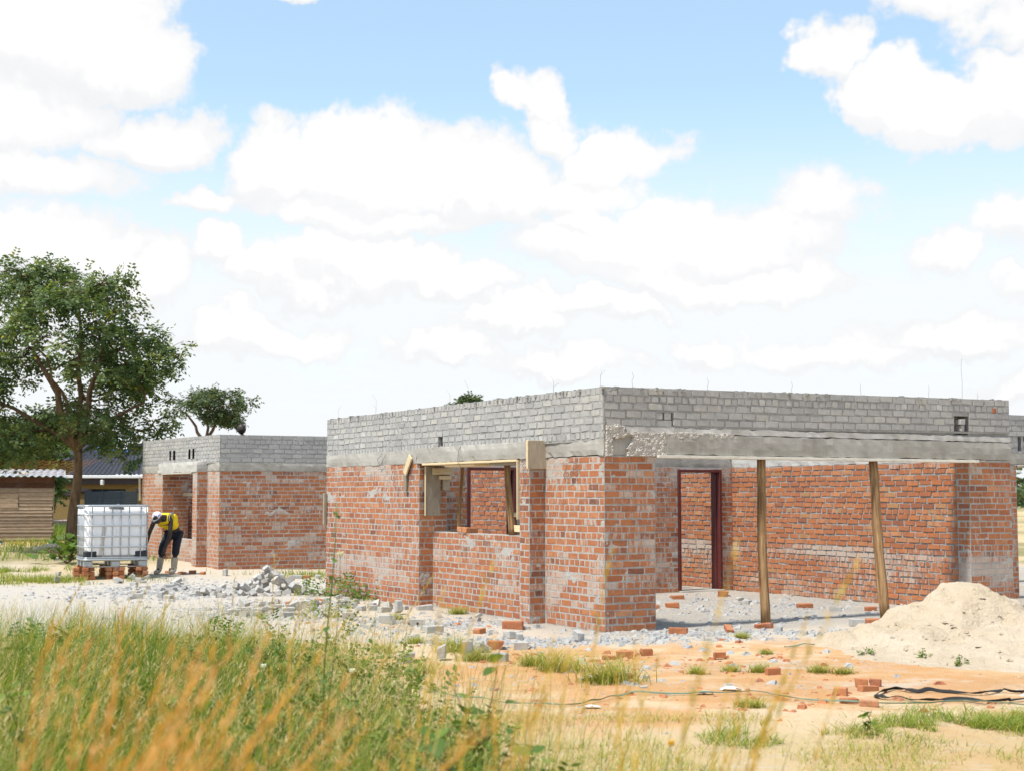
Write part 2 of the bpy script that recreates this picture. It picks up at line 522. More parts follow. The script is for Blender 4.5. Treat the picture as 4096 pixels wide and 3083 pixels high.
flat('yellow_vest', (.80, .56, .015), .75, .25, 0, .12)
flat('vest_stripe', (.30, .33, .36), .7)
flat('dark_denim', (.021, .023, .032), .85, .2, 0, .7, 9)
flat('gumboot', (.42, .375, .29), .7, .3, 0, .25)
flat('shoe_blue', (.03, .05, .16), .7)
flat('shoe_white', (.7, .7, .7), .6)
flat('green_hose', (.13, .20, .14), .6, .3)
flat('plastic_bag', (.72, .68, .64), .5, .4, 0, .1)
flat('collector_blue', (.10, .22, .55), .4, .4)
flat('collector_white', (.75, .76, .78), .4, .4, 0, .05)
def m_cap(nt, b):
    p = pos(nt)
    n1 = nd(nt, 'ShaderNodeTexNoise', {'Vector': p, 'Scale': 26.0, 'Detail': 3}).outputs[1]
    s_ = nd(nt, 'ShaderNodeSeparateXYZ', {0: n1})
    c = mixc(nt, sstep(nt, s_.outputs[0], .56, .62), (.72, .72, .74), (.45, .03, .04))
    c = mixc(nt, sstep(nt, s_.outputs[1], .57, .63), c, (.06, .16, .45))
    setcol(nt, b, c)
material('cap_print', m_cap, .8, .2)
def m_tank(nt, b):
    p = nd(nt, 'ShaderNodeTexCoord').outputs['Object']
    n1 = noise(nt, scaled(nt, p, (7, 7, .6)), 1, 4, .6)
    c = mixc(nt, mth(nt, 'MULTIPLY', sstep(nt, n1, .64, .76), .45), (.90, .88, .87), (.50, .45, .38))
    sx = nd(nt, 'ShaderNodeSeparateXYZ', {0: p})
    # one long dirt run below the dent, slanting from the top left-centre
    d = mth(nt, 'ABSOLUTE', mth(nt, 'ADD', mth(nt, 'SUBTRACT', sx.outputs[0], mth(nt, 'MULTIPLY', sx.outputs[2], .12)), .32))
    d = mth(nt, 'ADD', d, mth(nt, 'MULTIPLY_ADD', noise(nt, p, 9, 3, .6), .07, -.035))
    run = mth(nt, 'MULTIPLY', sstep(nt, d, .055, .02), sstep(nt, sx.outputs[2], .85, .7))
    c = mixc(nt, mth(nt, 'MULTIPLY', run, .6), c, (.42, .35, .28))
    setcol(nt, b, c)
    tr = nd(nt, 'ShaderNodeBsdfTranslucent', {'Color': c})
    mx = nd(nt, 'ShaderNodeMixShader', {0: .08, 1: b.outputs[0], 2: tr.outputs[0]})
    nt.links.new(mx.outputs[0], nt.nodes['Material Output'].inputs[0])
material('tank_plastic', m_tank, .42, .4)
def m_tile(nt, b):
    p = pos(nt)
    n1 = noise(nt, p, 3, 4, .6)
    c = mixc(nt, n1, (.030, .033, .042), (.06, .065, .08))
    setcol(nt, b, c)
material('roof_tile', m_tile, .8, .2)
def m_zinc(nt, b):
    n1 = noise(nt, pos(nt), 3, 4, .6)
    setcol(nt, b, mixc(nt, n1, (.38, .40, .42), (.62, .63, .65)))
    b.inputs['Metallic'].default_value = .5
material('zinc_sheet', m_zinc, .4, .5)

def leafmat(name, stops, trans=.35, tname='tint', rough=.6):
    m = bpy.data.materials.new(name)
    m.use_nodes = True
    nt = m.node_tree
    b = nt.nodes['Principled BSDF']
    c = ramp(nt, attr(nt, tname).outputs['Fac'], stops)
    nt.links.new(c, b.inputs['Base Color'])
    b.inputs['Roughness'].default_value = rough
    b.inputs['Specular IOR Level'].default_value = .3
    tr = nd(nt, 'ShaderNodeBsdfTranslucent', {'Color': mixc(nt, 1.0, c, (1.2, 1.15, .6), 'MULTIPLY')})
    mx = nd(nt, 'ShaderNodeMixShader', {0: trans, 1: b.outputs[0], 2: tr.outputs[0]})
    nt.links.new(mx.outputs[0], nt.nodes['Material Output'].inputs[0])
    MATS[name] = m
leafmat('tree_leaf', [(0, (.045, .078, .028)), (.5, (.095, .15, .052)), (.85, (.17, .235, .085)), (.97, (.23, .27, .085)), (1, (.48, .42, .02))], .4)
leafmat('far_leaf', [(0, (.045, .07, .034)), (.5, (.075, .11, .045)), (1, (.12, .165, .06))], .3)
leafmat('bright_leaf', [(0, (.05, .085, .02)), (.6, (.085, .14, .03)), (1, (.13, .19, .05))], .3)
leafmat('weed_leaf', [(0, (.06, .11, .02)), (.5, (.11, .19, .032)), (.9, (.19, .27, .05)), (1, (.30, .24, .11))], .4)
leafmat('grass_blade', [(0, (.10, .18, .02)), (.35, (.22, .30, .04)), (.6, (.38, .38, .08)), (.8, (.50, .39, .14)), (1, (.58, .46, .25))], .4)
leafmat('gold_stalk', [(0, (.28, .29, .04)), (.4, (.50, .37, .06)), (.75, (.58, .36, .07)), (1, (.62, .42, .17))], .45)
leafmat('plume', [(0, (.46, .24, .035)), (.5, (.58, .31, .07)), (1, (.62, .42, .23))], .5)
leafmat('flower_white', [(0, (.75, .76, .62)), (1, (.8, .8, .7))], .4)
leafmat('flower_yellow', [(0, (.70, .36, .02)), (1, (.75, .45, .03))], .3)

# ------------------------------------------------------------------ ground
def soil_colour(x, y):
    n = fbm(x * .45, y * .45, 21, 4)
    n2 = fbm(x * 1.7, y * 1.1, 33, 4)
    pale = np.array((.66, .50, .315)); orange = np.array((.60, .32, .13)); white = np.array((.52, .48, .425)); grey = np.array((.36, .335, .30)); straw = np.array((.52, .40, .20)); green = np.array((.17, .17, .06)); red = np.array((.40, .20, .10))
    c = np.broadcast_to(pale, x.shape + (3,)).copy()
    def lay(w, k):
        nonlocal c
        w = np.clip(w, 0, 1)[..., None]
        c = c * (1 - w) + k * w
    wob = (n - .5) * 2.0 + (n2 - .5) * 1.2
    band = ss(y, 11.6, 12.4) * (1 - ss(y + wob * .8, 14.0, 15.2)) * ss(x + wob, -1.2, .2)
    lay(band * (.35 + 1.1 * (n2 - .25)), orange)
    lay(.9 * gauss(x, y, 3.6, 8.8, 1.6, .7) + .8 * gauss(x, y, .3, 10.6, 1.2, .5), orange)
    lay(ss(n2, .48, .60) * .75 * ss(y, 8, 11) * (1 - ss(y, 16, 18)), orange)
    lay(ss(y + wob * .6, 15.6, 17.2) * .65, white)
    lay(ss(-x + wob * .6, 2.2, 3.6) * ss(y + wob, 15.5, 17.5) * (1 - ss(y, 27, 31)) * .9, white)
    # cement dust round the walls and inside the porch
    a = math.radians(29.5)
    lx = (x - 1.12) * math.cos(a) + (y - 17.47) * math.sin(a); ly = -(x - 1.12) * math.sin(a) + (y - 17.47) * math.cos(a)
    inside = ss(lx, -.9, .1) * ss(ly, -1.2, -.1) * (1 - ss(ly, 8.5, 9.5))
    lay(inside * (.45 + .7 * n2), grey)
    lay(.8 * gauss(x, y, 2.4, 14.0, 1.1, .35) + .55 * gauss(x, y, 3.4, 12.6, 1.5, .3), white)
    lay(.8 * gauss(x, y, -1.75, 17.5, .8, .35) * ss(n2, .4, .6), red)
    field = ss(-x + wob * .7 - .33 * (y - 9.5), .1, 1.2) * (1 - ss(y + wob * .8, 15.0, 17.0))
    lay(field * .85, straw)
    lay(field * ss(n, .45, .6) * .6, green)
    lay((1 - ss(y + wob * .7, 9.6, 10.9)) * .55, straw)
    back = ss(y + wob * 2, 31, 36)
    lay(back * .8, straw); lay(back * ss(n, .4, .6) * .8, green)
    lay(.85 * gauss(x, y, -14, 42.5, 3, 1.6), orange)
    lay(.7 * gauss(x, y, -9.6, 27.6, 2.0, 1.1) + .8 * gauss(x, y, -9, 31, 1.4, 2.5) + .6 * gauss(x, y, -3.6, 29.5, 1.8, 1.2), straw)
    return c
def axis(parts):
    out = []
    for a, b, st in parts:
        out.append(np.arange(a, b, st))
    return np.unique(np.round(np.concatenate(out), 4))
gx = axis([(-1200, -60, 120), (-60, -16, 4), (-16, -7, .3), (-7, 7, .085), (7, 16, .3), (16, 60, 4), (60, 1201, 120)])
gy = axis([(-200, 0, 40), (0, 8, .5), (8, 20, .085), (20, 34, .16), (34, 52, .6), (52, 120, 6), (120, 3001, 180)])
GX, GY = np.meshgrid(gx, gy)
GZ = gz(GX, GY)
nx, ny = len(gx), len(gy)
ii = np.arange(nx * ny).reshape(ny, nx)
GF = np.stack([ii[:-1, :-1], ii[:-1, 1:], ii[1:, 1:], ii[1:, :-1]], -1).reshape(-1, 4)
orn = np.clip(ss(GY, 9.5, 12) * (1 - ss(GY, 14.5, 18.5)) * ss(GX, -2.0, .2) * 1.0 + .5 * gauss(GX, GY, -1.7, 17.6, 1.2, .6) + .8 * gauss(GX, GY, 3.5, 8.8, 2, .8) + .5 * gauss(GX, GY, .3, 10.5, 1.5, .6) + .35 * ss(-GX, 0, 2) * ss(GY, 15, 18) * (1 - ss(GY, 19, 22)), 0, 1)
gme = mesh('ground', np.stack([GX, GY, GZ], -1).reshape(-1, 3), GF, True, {'orn': orn.ravel()}, soil_colour(GX, GY).reshape(-1, 3))
ground = link('ground', gme, 'soil')
tagit(ground, 'pale sandy building site ground with orange soil patches', None, None, 'structure')

# ------------------------------------------------------------------ brick templates
def brick_template(seed, jit):
    r = np.random.default_rng(seed)
    ix, iz, dy = .012, .03, -.025
    V = []
    for y, a, b_ in ((-1, 0, 0), (dy, 0, 0), (0, ix, iz)):
        for x, z in ((-.5, -.5), (.5, -.5), (.5, .5), (-.5, .5)):
            V.append((x - math.copysign(a, x), y, z - math.copysign(b_, z)))
    V = np.array(V)
    V[4:, 0] += r.uniform(-.02, .02, 8) * jit; V[4:, 2] += r.uniform(-.06, .06, 8) * jit; V[8:, 1] += r.uniform(-.016, .016, 4) * jit
    F = [(8, 9, 10, 11)]
    for k in range(4):
        k2 = (k + 1) % 4
        F.append((4 + k, 4 + k2, 8 + k2, 8 + k)); F.append((k, k2, 4 + k2, 4 + k))
    return V, np.array(F)
TPL = [brick_template(k, 1.0) for k in range(12)]
RED_T = []; GREY_T = []
for k in range(20):
    V, F = TPL[k % 12]
    t = [.5, .62, .3, .75, .45, .12, .85, .55, .68, .2, .4, .58, .8, .5, .7, .35, .92, .6, .48, .05][k]
    w = [.5, .3, .8, .45, .6, .5, .35, .75, .4, .55][k % 10]
    me = mesh('brick', V, F.tolist(), False, {'tint': np.full(12, t), 'wash': np.full(12, w)})
    me.materials.append(MATS['fired_brick']); RED_T.append((me, t))
for k in range(12):
    V, F = TPL[k]
    t = [.4, .55, .7, .3, .62, .5, .85, .2, .6, .75, .45, .95][k]
    me = mesh('cement_block', V, F.tolist(), False, {'tint': np.full(12, t), 'wash': np.full(12, .3)})
    me.materials.append(MATS['cement_block']); GREY_T.append((me, t))

class Masonry:
    """collects bricks of one building; the largest in view become objects, the rest one mesh per wall"""
    def __init__(s, root):
        s.root = root; s.items = []
        s.M = root.matrix_basis.copy()
    def face(s, wall, p0, d, L, n, z0, nc, ch, bl, bond='S', kind='red', openings=(), wash=None, jit=.004, joint=.012, skip=0.0, out=None, dep=.1, z_end=0.0, soldier=None, tones=None, proud=.0, rot=.006, njit=.0012, jv=None):
        p0 = np.array(p0, float); d = np.array(d, float); n = np.array(n, float)
        out = wall['_list']
        for c in range(nc):
            z = z0 + (c + .5) * ch
            b = bond[c % len(bond)]
            lb = bl if b == 'S' else bl * .5
            off = (-.5 if (c % 2) else 0.0) * lb + random.uniform(-.03, .03)
            if b == 'H': off = -random.uniform(.2, .8) * lb
            x = off
            while x < L:
                ln = lb * random.uniform(.95, 1.05)
                a0, a1 = max(x, 0), min(x + ln, L)
                x += ln
                segs = [(a0, a1)]
                for (o0, o1, oz0, oz1) in openings:
                    if oz0 < z < oz1:
                        ns = []
                        for (q0, q1) in segs:
                            if q1 <= o0 or q0 >= o1: ns.append((q0, q1)); continue
                            if q0 < o0: ns.append((q0, o0))
                            if q1 > o1: ns.append((o1, q1))
                        segs = ns
                for (q0, q1) in segs:
                    if q1 - q0 < .045: continue
                    if random.random() < skip: continue
                    m = (q0 + q1) / 2
                    zz = z + random.uniform(-jit, jit) + z_end * m / L
                    if kind == 'grey' and c == nc - 1: zz += random.uniform(-.011, .006)
                    ctr = p0 + d * m + n * (random.uniform(-njit, njit) + proud)
                    if tones is None:
                        t = min(1, max(0, random.gauss(.58, .13)))
                        if random.random() < .06: t = random.uniform(.05, .25)
                    else:
                        t = min(1, max(0, random.gauss(*tones)))
                    w = wash(m, zz) if wash else .3
                    out.append((ctr[0], ctr[1], zz, n[0], n[1], (q1 - q0) - (jv or joint) * random.uniform(.7, 1.3), (ch - joint) * random.uniform(.95, 1.03), t, w, kind, random.gauss(0, rot), dep))
        return
    def sheet(s, acc, p0, d, L, n, z0, z1, openings=(), wash=None, st=.03, recess=.007, amp=.010, z_end=0.0, seed=0):
        """uneven mortar bed behind the brick faces"""
        nu, nv = max(2, int(L / st) + 1), max(2, int((z1 - z0) / st) + 1)
        u = np.linspace(0, L, nu); v = np.linspace(z0, z1, nv)
        U, Z = np.meshgrid(u, v)
        off = -recess + amp * (fbm(U * 22 + seed * 3.3, Z * 22, seed, 3) - .5) * 2 - .0
        edge = (U < st * .5) | (U > L - st * .5)
        smear = fbm(U * 1.7 + seed, Z * 3.1, seed + 50, 3)
        off = off + .0032 * ss(smear, .68, .78) * (fbm(U * 14, Z * 20, seed + 60, 2) > .46)
        off = np.where(edge, np.minimum(off, -.004), off)
        X = p0[0] + d[0] * U + n[0] * off; Y = p0[1] + d[1] * U + n[1] * off
        Zz = Z + z_end * U / L
        b = sum(len(a[0]) for a in acc)
        idx = np.arange(nu * nv).reshape(nv, nu)
        q = np.stack([idx[:-1, :-1], idx[:-1, 1:], idx[1:, 1:], idx[1:, :-1]], -1).reshape(-1, 4)
        cu = (U[:-1, :-1] + U[1:, 1:]).ravel() / 2; cz = (Z[:-1, :-1] + Z[1:, 1:]).ravel() / 2
        keep = np.ones(len(q), bool)
        for (o0, o1, a0, a1) in openings:
            keep &= ~((cu > o0) & (cu < o1) & (cz > a0) & (cz < a1))
        if d[0] * n[1] - d[1] * n[0] > 0: q = q[:, ::-1]
        w = np.array([wash(a, c) for a, c in zip(U.ravel(), Z.ravel())]) if wash else np.full(U.size, .4)
        acc.append((np.stack([X, Y, Zz], -1).reshape(-1, 3), q[keep] + b, w))

def new_wall(root, name='brick_wall', mat=None):
    return {'_list': [], 'acc': [], 'name': name, 'root': root, 'mat': mat or ('dark_mortar' if name == 'parapet_wall' else 'mortar')}
def core(wall, lo, hi):
    b = sum(len(a[0]) for a in wall['acc'])
    x0, y0, z0 = lo; x1, y1, z1 = hi
    V = np.array([(x0, y0, z0), (x1, y0, z0), (x1, y1, z0), (x0, y1, z0), (x0, y0, z1), (x1, y0, z1), (x1, y1, z1), (x0, y1, z1)], float)
    F = np.array([(3, 2, 1, 0), (4, 5, 6, 7), (0, 1, 5, 4), (1, 2, 6, 5), (2, 3, 7, 6), (3, 0, 4, 7)]) + b
    wall['acc'].append((V, F, np.full(8, .4)))
def finish(walls, root, limits):
    """make the wall objects, then single bricks for the largest, joined brickwork for the rest"""
    R = Matrix.Rotation(root.rotation_euler.z, 3, 'Z'); O = root.location
    objs = []
    allb = []
    for wi, w in enumerate(walls):
        V = np.concatenate([a[0] for a in w['acc']]); F = np.concatenate([a[1] for a in w['acc']])
        A = np.concatenate([a[2] for a in w['acc']])
        me = mesh(w['name'], V, F, False, {'wash': A})
        o = link(w['name'], me, w['mat'], root)
        objs.append(o)
        for bi, b in enumerate(w['_list']):
            p = O + R @ Vector(b[:3]); nn = R @ Vector((b[3], b[4], 0))
            v = Vector((0, 0, 1.65)) - p; dd = v.length
            area = b[5] * b[6] * max(0.0, nn.dot(v / dd)) / dd ** 2
            inv = abs(p.x) < p.y * .37
            allb.append((area if inv and w.get('seen', 1) else area * .01, wi, bi, b[9]))
    allb.sort(reverse=True)
    single = set(); cnt = {}
    for a, wi, bi, k in allb:
        if cnt.get(k, 0) < limits.get(k, 0):
            cnt[k] = cnt.get(k, 0) + 1; single.add((wi, bi))
    for wi, w in enumerate(walls):
        restV = {'red': [], 'grey': []}; restF = {'red': [], 'grey': []}; restT = {'red': [], 'grey': []}; restW = {'red': [], 'grey': []}
        for bi, b in enumerate(w['_list']):
            x, y, z, nx_, ny_, ln, h, t, wa, kind, rt, dep = b
            if (wi, bi) in single:
                T = RED_T if kind == 'red' else GREY_T
                c = sorted(range(len(T)), key=lambda q: abs(T[q][1] - t))[:3]
                me = T[random.choice(c)][0]
                o = bpy.data.objects.new('brick' if kind == 'red' else 'cement_block', me)
                o.parent = objs[wi]; o.location = (x, y, z)
                o.rotation_euler = (0, 0, math.atan2(-nx_, ny_))
                o.rotation_euler.rotate_axis('Y', rt)
                o.scale = (ln, dep, h)
                col.objects.link(o)
            else:
                Vt, Ft = TPL[random.randrange(12)]
                k = sum(len(q) for q in restV[kind])
                a, cs, sn = rt, math.cos(rt), math.sin(rt)
                lx = Vt[:, 0] * ln; lz = Vt[:, 2] * h
                lx, lz = lx * cs + lz * sn, -lx * sn + lz * cs
                ly = Vt[:, 1] * dep
                restV[kind].append(np.stack([x + lx * ny_ + ly * nx_, y - lx * nx_ + ly * ny_, z + lz], -1))
                restF[kind].append(Ft); restT[kind].append(t); restW[kind].append(wa)
        for kind in ('red', 'grey'):
            if restV[kind]:
                V = np.concatenate(restV[kind]); F = np.concatenate([f + 12 * i for i, f in enumerate(restF[kind])])
                me = mesh('brickwork', V, F, False, {'tint': np.repeat(restT[kind], 12), 'wash': np.repeat(restW[kind], 12)})
                o = link('brickwork' if kind == 'red' else 'blockwork', me, 'fired_brick' if kind == 'red' else 'cement_block', objs[wi])
                o['kind'] = 'stuff'
    return objs
def wash_ext(seed, base=.47, low=.42, top=.45, lowz=.75):
    def f_(m, z):
        n = float(vn(m * 1.3, z * 2.2, seed))
        v = base + .35 * (n - .5)
        v += low * math.exp(-((z - lowz * .75) / (lowz * .42)) ** 2) * float(ss(vn(m * 1.4 + 5, z * 5, seed + 3), .4, .8))
        v += top * float(ss(z, 1.75, 2.1)) * float(ss(vn(m * 2.2, 1, seed + 5), .3, .6))
        return min(1.0, max(0.0, v))
    return f_

# ------------------------------------------------------------------ unfinished house in front
HR = rad(29.5)
house = empty('unfinished_house', (1.12, 17.475, 0), HR)
tagit(house, 'unfinished roofless brick house with grey block parapet and wide propped opening', 'house')
MS = Masonry(house)
CH = .085
def rw(wall, p0, d, L, n, z0, nc, wash, openings=(), bond='SSSHSS', seed=1, jit=.004, joint=.018, recess=.0022, tones=None, rot=.006, amp=.0016, njit=.0010):
    MS.face(wall, p0, d, L, n, z0, nc, CH, .242, bond, 'red', openings, wash, jit, joint, rot=rot, tones=tones, njit=njit, jv=.026 if abs(n[0]) > .5 else .016)
    MS.sheet(wall['acc'], p0, d, L, n, z0 - .05, z0 + nc * CH, openings, wash, .032, recess, amp, seed=seed)
def cquad(wall, p0, d, n, L, th, z0, z1):
    """core of a wall that runs skew to the house"""
    p0 = np.array(p0, float); d = np.array(d, float); n = np.array(n, float)
    a = p0 - n * .025; b = a + d * L; c = b - n * th; e = a - n * th
    bs = sum(len(q[0]) for q in wall['acc'])
    V = [(q[0], q[1], z) for z in (z0, z1) for q in (a, b, c, e)]
    F = np.array([(3, 2, 1, 0), (4, 5, 6, 7), (0, 1, 5, 4), (1, 2, 6, 5), (2, 3, 7, 6), (3, 0, 4, 7)]) + bs
    wall['acc'].append((np.array(V, float), F, np.full(8, .4)))
Z0 = -.085
wA = new_wall(house)
rw(wA, (-.23, 4.67), (0, 1), 3.63, (-1, 0), Z0, 26, wash_ext(1), bond='SSHSSS', seed=1)
rw(wA, (-.23, 4.67), (1, 0), .46, (0, -1), Z0, 26, wash_ext(2, .38, .5, .5), seed=2)
core(wA, (-.205, 4.695, -.3), (.2, 8.29, 2.12))
wP = new_wall(house)
rw(wP, (0, 1.67), (0, 1), 3.0, (-1, 0), Z0, 14, wash_ext(3, .45, .55, 0), bond='SSSSHS', seed=3)
core(wP, (.025, 1.66, -.3), (.23, 4.68, 1.104))
wB = new_wall(house)
rw(wB, (-.23, 1.41), (0, 1), .26, (-1, 0), Z0, 26, wash_ext(4, .45), seed=4)
rw(wB, (-.23, 1.41), (1, 0), .25, (0, -1), Z0, 26, wash_ext(5, .4, .7), bond='SH', seed=5)
core(wB, (-.205, 1.435, -.3), (.2, 1.66, 2.12))
wD = new_wall(house)
rw(wD, (0, 0), (0, 1), 1.41, (-1, 0), Z0, 26, wash_ext(6, .45, .5, .5), bond='SSHS', seed=6)
core(wD, (.025, .025, -.3), (.23, 1.43, 2.12))
wC = new_wall(house)
rw(wC, (0, 0), (1, 0), .75, (0, -1), Z0, 26, wash_ext(7, .45, .5, .45), bond='SSHSS', seed=7)
core(wC, (.22, .025, -.3), (.745, .23, 2.12))
wR = new_wall(house)
rw(wR, (6.2, 0), (1, 0), .85, (0, -1), Z0, 26, wash_ext(8, .42, .5, .5), bond='SSSH', seed=8)
rw(wR, (6.2, 0), (0, 1), .24, (-1, 0), Z0, 26, wash_ext(9, .4, .4, .6), seed=9)
core(wR, (6.225, .025, -.3), (7.04, .25, 2.12))
# inner walls
def wash_in(seed):
    def f_(m, z):
        lower = 1 - float(ss(z, .78, .9))
        v = .05 + .2 * float(vn(m * 1.1, z * 2, seed))
        v += lower * (.22 + .30 * float(ss(vn(m * .9, z * 4, seed + 2), .35, .75)))
        v += .35 * math.exp(-((z - .74) / .09) ** 2)
        v += .5 * float(ss(z, 1.85, 2.1)) * float(ss(vn(m * 2.5, 1, seed + 5), .4, .65))
        return min(1, v)
    return f_
wI = new_wall(house, mat='dark_mortar')
rw(wI, (6.2, .23), (0, 1), 8.77, (-1, 0), Z0, 26, wash_in(10), bond='SSSSSSSSH', seed=10, jit=.008, joint=.020, recess=.010, tones=(.66, .17), rot=.014, amp=.006, njit=.005)
core(wI, (6.25, .23, -.3), (6.42, 9, 2.13))
wK = new_wall(house)
doors = [(.96 - .23, 1.85 - .23, 0.03, 2.09), (5.03 - .23, 5.96 - .23, 0.03, 2.09)]
rw(wK, (.23, 5.4), (1, 0), 5.98, (0, -1), Z0, 26, wash_ext(11, .42, .6, .5), openings=doors, bond='SSSH', seed=11)
for x0, x1 in ((.23, .95), (1.86, 5.02), (5.97, 6.24)):
    core(wK, (x0, 5.425, -.3), (x1, 5.62, 2.12))
wL = new_wall(house, mat='dark_mortar')
rw(wL, (3.0, 5.7), (0, 1), 3.6, (-1, 0), Z0, 26, wash_in(12), bond='SSSSSH', seed=12, jit=.008, joint=.020, recess=.010, tones=(.5, .18), rot=.014, amp=.006, njit=.005)
core(wL, (3.04, 5.63, -.3), (3.24, 9.3, 2.13))
wW = new_wall(house)
rw(wW, (7.3, 1.5), (1, 0), 1.58, (0, -1), Z0, 26, wash_ext(13, .42), seed=13)
core(wW, (7.06, 1.525, -.3), (8.87, 1.72, 2.14))
wX = new_wall(house)
rw(wX, (8.6, 4.5), (1, 0), 3.4, (0, -1), Z0, 26, wash_ext(14, .42), seed=14)
core(wX, (8.6, 4.525, -.3), (12, 4.7, 2.9))

# parapets of cement blocks
def pw(wall, p0, d, L, n, z0, nc, ch, bond, z_end=0, openings=(), seed=20, bl=.215, tones=(.55, .22), joint=.022):
    MS.face(wall, p0, d, L, n, z0, nc, ch, bl, bond, 'grey', openings, None, .007, joint, z_end=z_end, tones=tones, rot=.02, njit=.002, jv=.032 if abs(n[0]) > .5 else .024)
    MS.sheet(wall['acc'], p0, d, L, n, z0 - .02, z0 + nc * ch - .004, openings, None, .026, .005, .0055, z_end=z_end, seed=seed)
    zt = z0 + nc * ch - .028 + min(0, z_end); cur = 0.0
    for (o0, o1, a0, a1) in sorted(openings):
        cquad(wall, np.array(p0) + np.array(d) * cur, d, n, o0 - cur, .19, z0 - .01, zt)
        q0 = np.array(p0) + np.array(d) * o0
        if a0 > z0: cquad(wall, q0, d, n, o1 - o0, .19, z0 - .01, a0)
        if a1 < zt: cquad(wall, q0, d, n, o1 - o0, .19, a1 + z_end * o0 / L, zt)
        cur = o1
    cquad(wall, np.array(p0) + np.array(d) * cur, d, n, L - cur, .19, z0 - .01, zt)
pL = new_wall(house, 'parapet_wall')
LD = np.array((-.23, 8.3)); LL = float(np.linalg.norm(LD)); LD = LD / LL; LN = np.array((-LD[1], LD[0]))
pw(pL, (0, 0), LD, LL, LN, 2.335, 7, .0905, 'HSSSSSH', -.035, [(4.14, 4.26, 2.37, 2.56)], 20)
pF = new_wall(house, 'parapet_wall')
pw(pF, (0, 0), (1, 0), 7.05, (0, -1), 2.49, 5, .0955, 'SSSHS', .06, [(.77, 1.03, 2.495, 2.675), (5.93, 6.22, 2.50, 2.73)], 21, bl=.225, tones=(.62, .22))
pWg = new_wall(house, 'parapet_wall')
pw(pWg, (7.06, 1.5), (1, 0), 4.5, (0, -1), 2.32, 7, .088, 'SSSSSSS', 0, [(1.86, 1.95, 2.36, 2.6), (2.0, 2.06, 2.5, 2.6)], 22, tones=(.42, .2))

def beam(name, lo, hi, mat, parent, n=(30, 3, 5), amp=.006, seed=0, label=None):
    """cast beam with slightly uneven faces and worn edges"""
    lo = np.array(lo); hi = np.array(hi); sz = hi - lo
    bm = bmesh.new()
    bmesh.ops.create_cube(bm, size=1)
    cuts = [max(0, int(s_ / .09)) for s_ in sz]
    for ax in range(3):
        if cuts[ax] > 0:
            ed = [e for e in bm.edges if abs((e.verts[0].co - e.verts[1].co)[ax]) > .9 / 1 and True]
            for k in range(1):
                es = [e for e in bm.edges if abs(abs((e.verts[0].co - e.verts[1].co)[ax]) - 1) < 1e-4]
                bmesh.ops.subdivide_edges(bm, edges=es, cuts=cuts[ax], use_grid_fill=True)
    for v in bm.verts:
        p = lo + (np.array(v.co) + .5) * sz
        dn = [(float(vn(p[(k + 1) % 3] * 9 + seed, p[(k + 2) % 3] * 9 + p[0] * 5, seed + k)) - .5) * 2 * amp for k in range(3)]
        on = sum(1 for k in range(3) if abs(abs(v.co[k]) - .5) < 1e-4)
        if on >= 2:
            wv = (float(vn(p[0] * 14 + p[1] * 14, p[2] * 14, seed + 9))) ** 2 * amp * 3
            for k in range(3):
                if abs(abs(v.co[k]) - .5) < 1e-4: dn[k] -= math.copysign(wv, v.co[k])
        v.co = Vector((p + np.array(dn)).tolist())
    me = bpy.data.meshes.new(name); bm.to_mesh(me); bm.free()
    o = link(name, me, mat, parent)
    if label: o['label'] = label
    return o
beam('ring_beam', (-.238, 4.76, 2.115), (.2, 8.30, 2.325), 'cast_concrete', house, seed=1)
beam('window_lintel', (-.250, 1.415, 2.118), (.2, 4.757, 2.345), 'cast_concrete', house, seed=2)
beam('ring_beam', (-.012, .0, 2.13), (.2, 1.412, 2.34), 'cast_concrete', house, seed=3)
beam('front_beam', (.85, -.022, 2.148), (7.055, .2, 2.405), 'cast_concrete', house, seed=4)
beam('plaster_band', (.32, -.012, 2.41), (7.05, .19, 2.49), 'plaster_band', house, seed=5)
beam('ring_beam', (.03, .01, 2.12), (.86, .2, 2.41), 'cast_concrete', house, seed=6)
beam('ring_beam', (.03, .013, 2.41), (.32, .2, 2.49), 'cast_concrete', house, seed=6)
beam('ring_beam', (.2, 5.41, 2.11), (6.2, 5.61, 2.34), 'cast_concrete', house, seed=7)
beam('ring_beam', (6.21, .23, 2.125), (6.42, 9, 2.34), 'plaster_band', house, seed=8)
beam('ring_beam', (3.02, 5.63, 2.125), (3.23, 9.3, 2.34), 'cast_concrete', house, seed=9)
beam('ring_beam', (7.06, 1.49, 2.14), (11.6, 1.7, 2.32), 'cast_concrete', house, seed=10)
